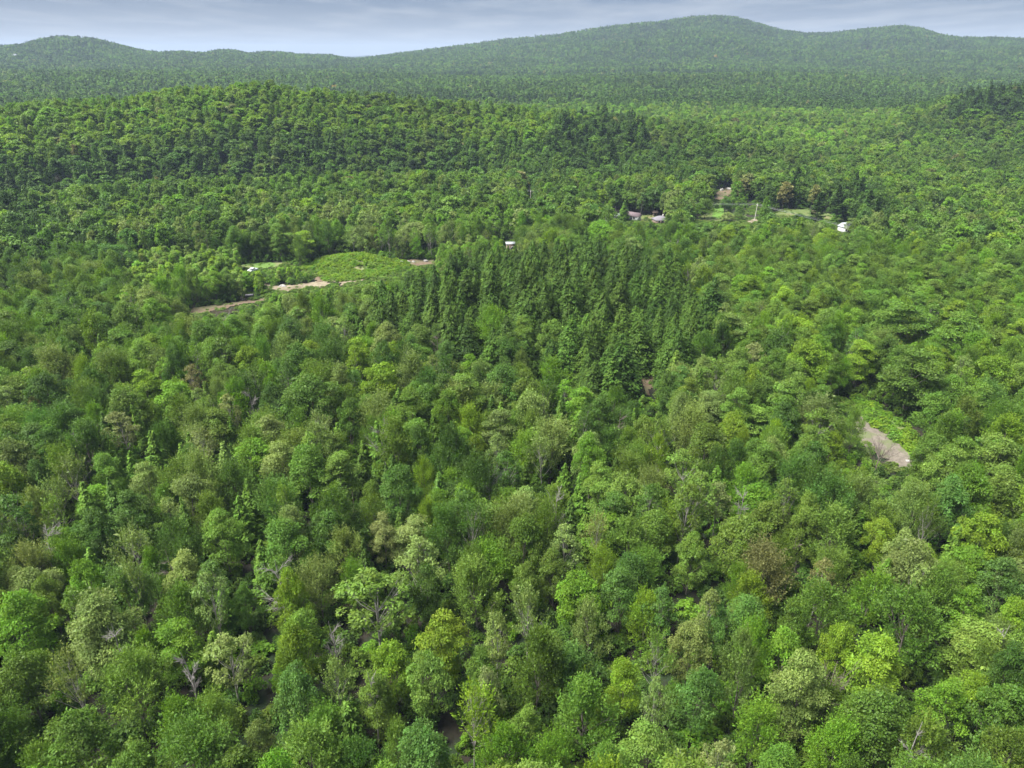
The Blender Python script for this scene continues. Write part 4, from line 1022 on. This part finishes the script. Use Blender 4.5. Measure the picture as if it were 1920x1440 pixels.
def trailer(px, py, rz, label):
    x, y, z = hit(px, py); e = empty('trailer', (x, y, z + .25), rz)
    part('bed', MB().box(-1.4, 1.4, -.75, .75, .55, .68), 'dark_metal', e)
    for sy in (-1, 1): part('side_board', MB().box(-1.4, 1.4, sy * .75 - .03, sy * .75 + .03, .68, 1.1), 'dark_metal', e)
    part('cover', MB().box(-1.5, 1.3, -.8, .8, 1.1, 1.18), 'roof_grey', e)
    part('drawbar', MB().tube([(1.4, 0, .6), (2.0, 0, .55), (2.5, 0, .45)], [.05, .05, .04], 6), 'dark_metal', e)
    for wy in (-.85, .85): part('wheel', MB().tube([(0, wy - .08, .32), (0, wy - .07, .32), (0, wy + .07, .32), (0, wy + .08, .32)], [.2, .32, .32, .2], 14), 'rubber', e)
    tag(e, label, 'trailer'); return e
trailer(469, 560, radians(8), 'dark covered trailer parked beside the brown track')
def boulder(px, py, s, seed, label, mat='rock'):
    r = np.random.default_rng(seed); x, y, z = hit(px, py)
    import bmesh
    bm = bmesh.new(); bmesh.ops.create_icosphere(bm, subdivisions=2, radius=1.0)
    k = r.normal(size=3) * 2
    for v in bm.verts:
        f = 1 + .22 * sin(3 * v.co.x + k[0]) + .18 * sin(4 * v.co.y + k[1]) + .12 * sin(5 * v.co.z + k[2]); v.co = v.co * f
        v.co.z = max(v.co.z, -.45)
    me = bpy.data.meshes.new('boulder'); bm.to_mesh(me); bm.free(); me.materials.append(M[mat])
    o = link('boulder', me, None, (x, y, z + s * .4)); o.scale = (s * r.uniform(.9, 1.4), s * r.uniform(.8, 1.1), s * .75); o.rotation_euler = (0, 0, r.uniform(0, 6))
    tag(o, label, 'boulder', 'boulders round the clearing')
for q, (px, py, s, lab) in enumerate([(527, 538, .8, 'pale boulder on the sand, left of a darker one'), (533, 539, .9, 'darker boulder on the sand, right of a pale one'), (752, 494, 1.0, 'pale boulder at the left of the bare soil bank'),
        (765, 493, .9, 'pale boulder midway along the bare soil bank'), (776, 493, .8, 'pale boulder right of the middle of the soil bank'), (798, 492, 1.0, 'boulder at the right end of the soil bank'),
        (731, 508, .6, 'small white stone lying in the weeds of the meadow'), (1700, 868, .5, 'pale stone near the lower end of the gravel track'), (1352, 358, 1.2, 'rock at the top of the sand bank, left side'), (1366, 356, 1.2, 'rock at the top of the sand bank, right side')]):
    boulder(px, py, s, q, lab)

# ------------------------------------------------------------------ the air
def haze():
    me = bpy.data.meshes.new('haze'); X = 15500; z0, z1 = -40.0, 290.0
    V = [(-X, -600, z0), (X, -600, z0), (X, X, z0), (-X, X, z0), (-X, -600, z1), (X, -600, z1), (X, X, z1), (-X, X, z1)]
    me.from_pydata(V, [], [(3, 2, 1, 0), (4, 5, 6, 7), (0, 1, 5, 4), (1, 2, 6, 5), (2, 3, 7, 6), (3, 0, 4, 7)])
    m, nt, out = new_mat('haze'); v = nt.nodes.new('ShaderNodeVolumePrincipled')
    v.inputs['Color'].default_value = (0.42, 0.53, 0.70, 1); v.inputs['Density'].default_value = HAZE; v.inputs['Anisotropy'].default_value = 0.0
    nt.links.new(v.outputs[0], out.inputs['Volume']); me.materials.append(m)
    o = link('haze', me); tag(o, 'thin bluish air between the camera and the hills', kind='stuff')
HAZE = 0.9e-4
haze()
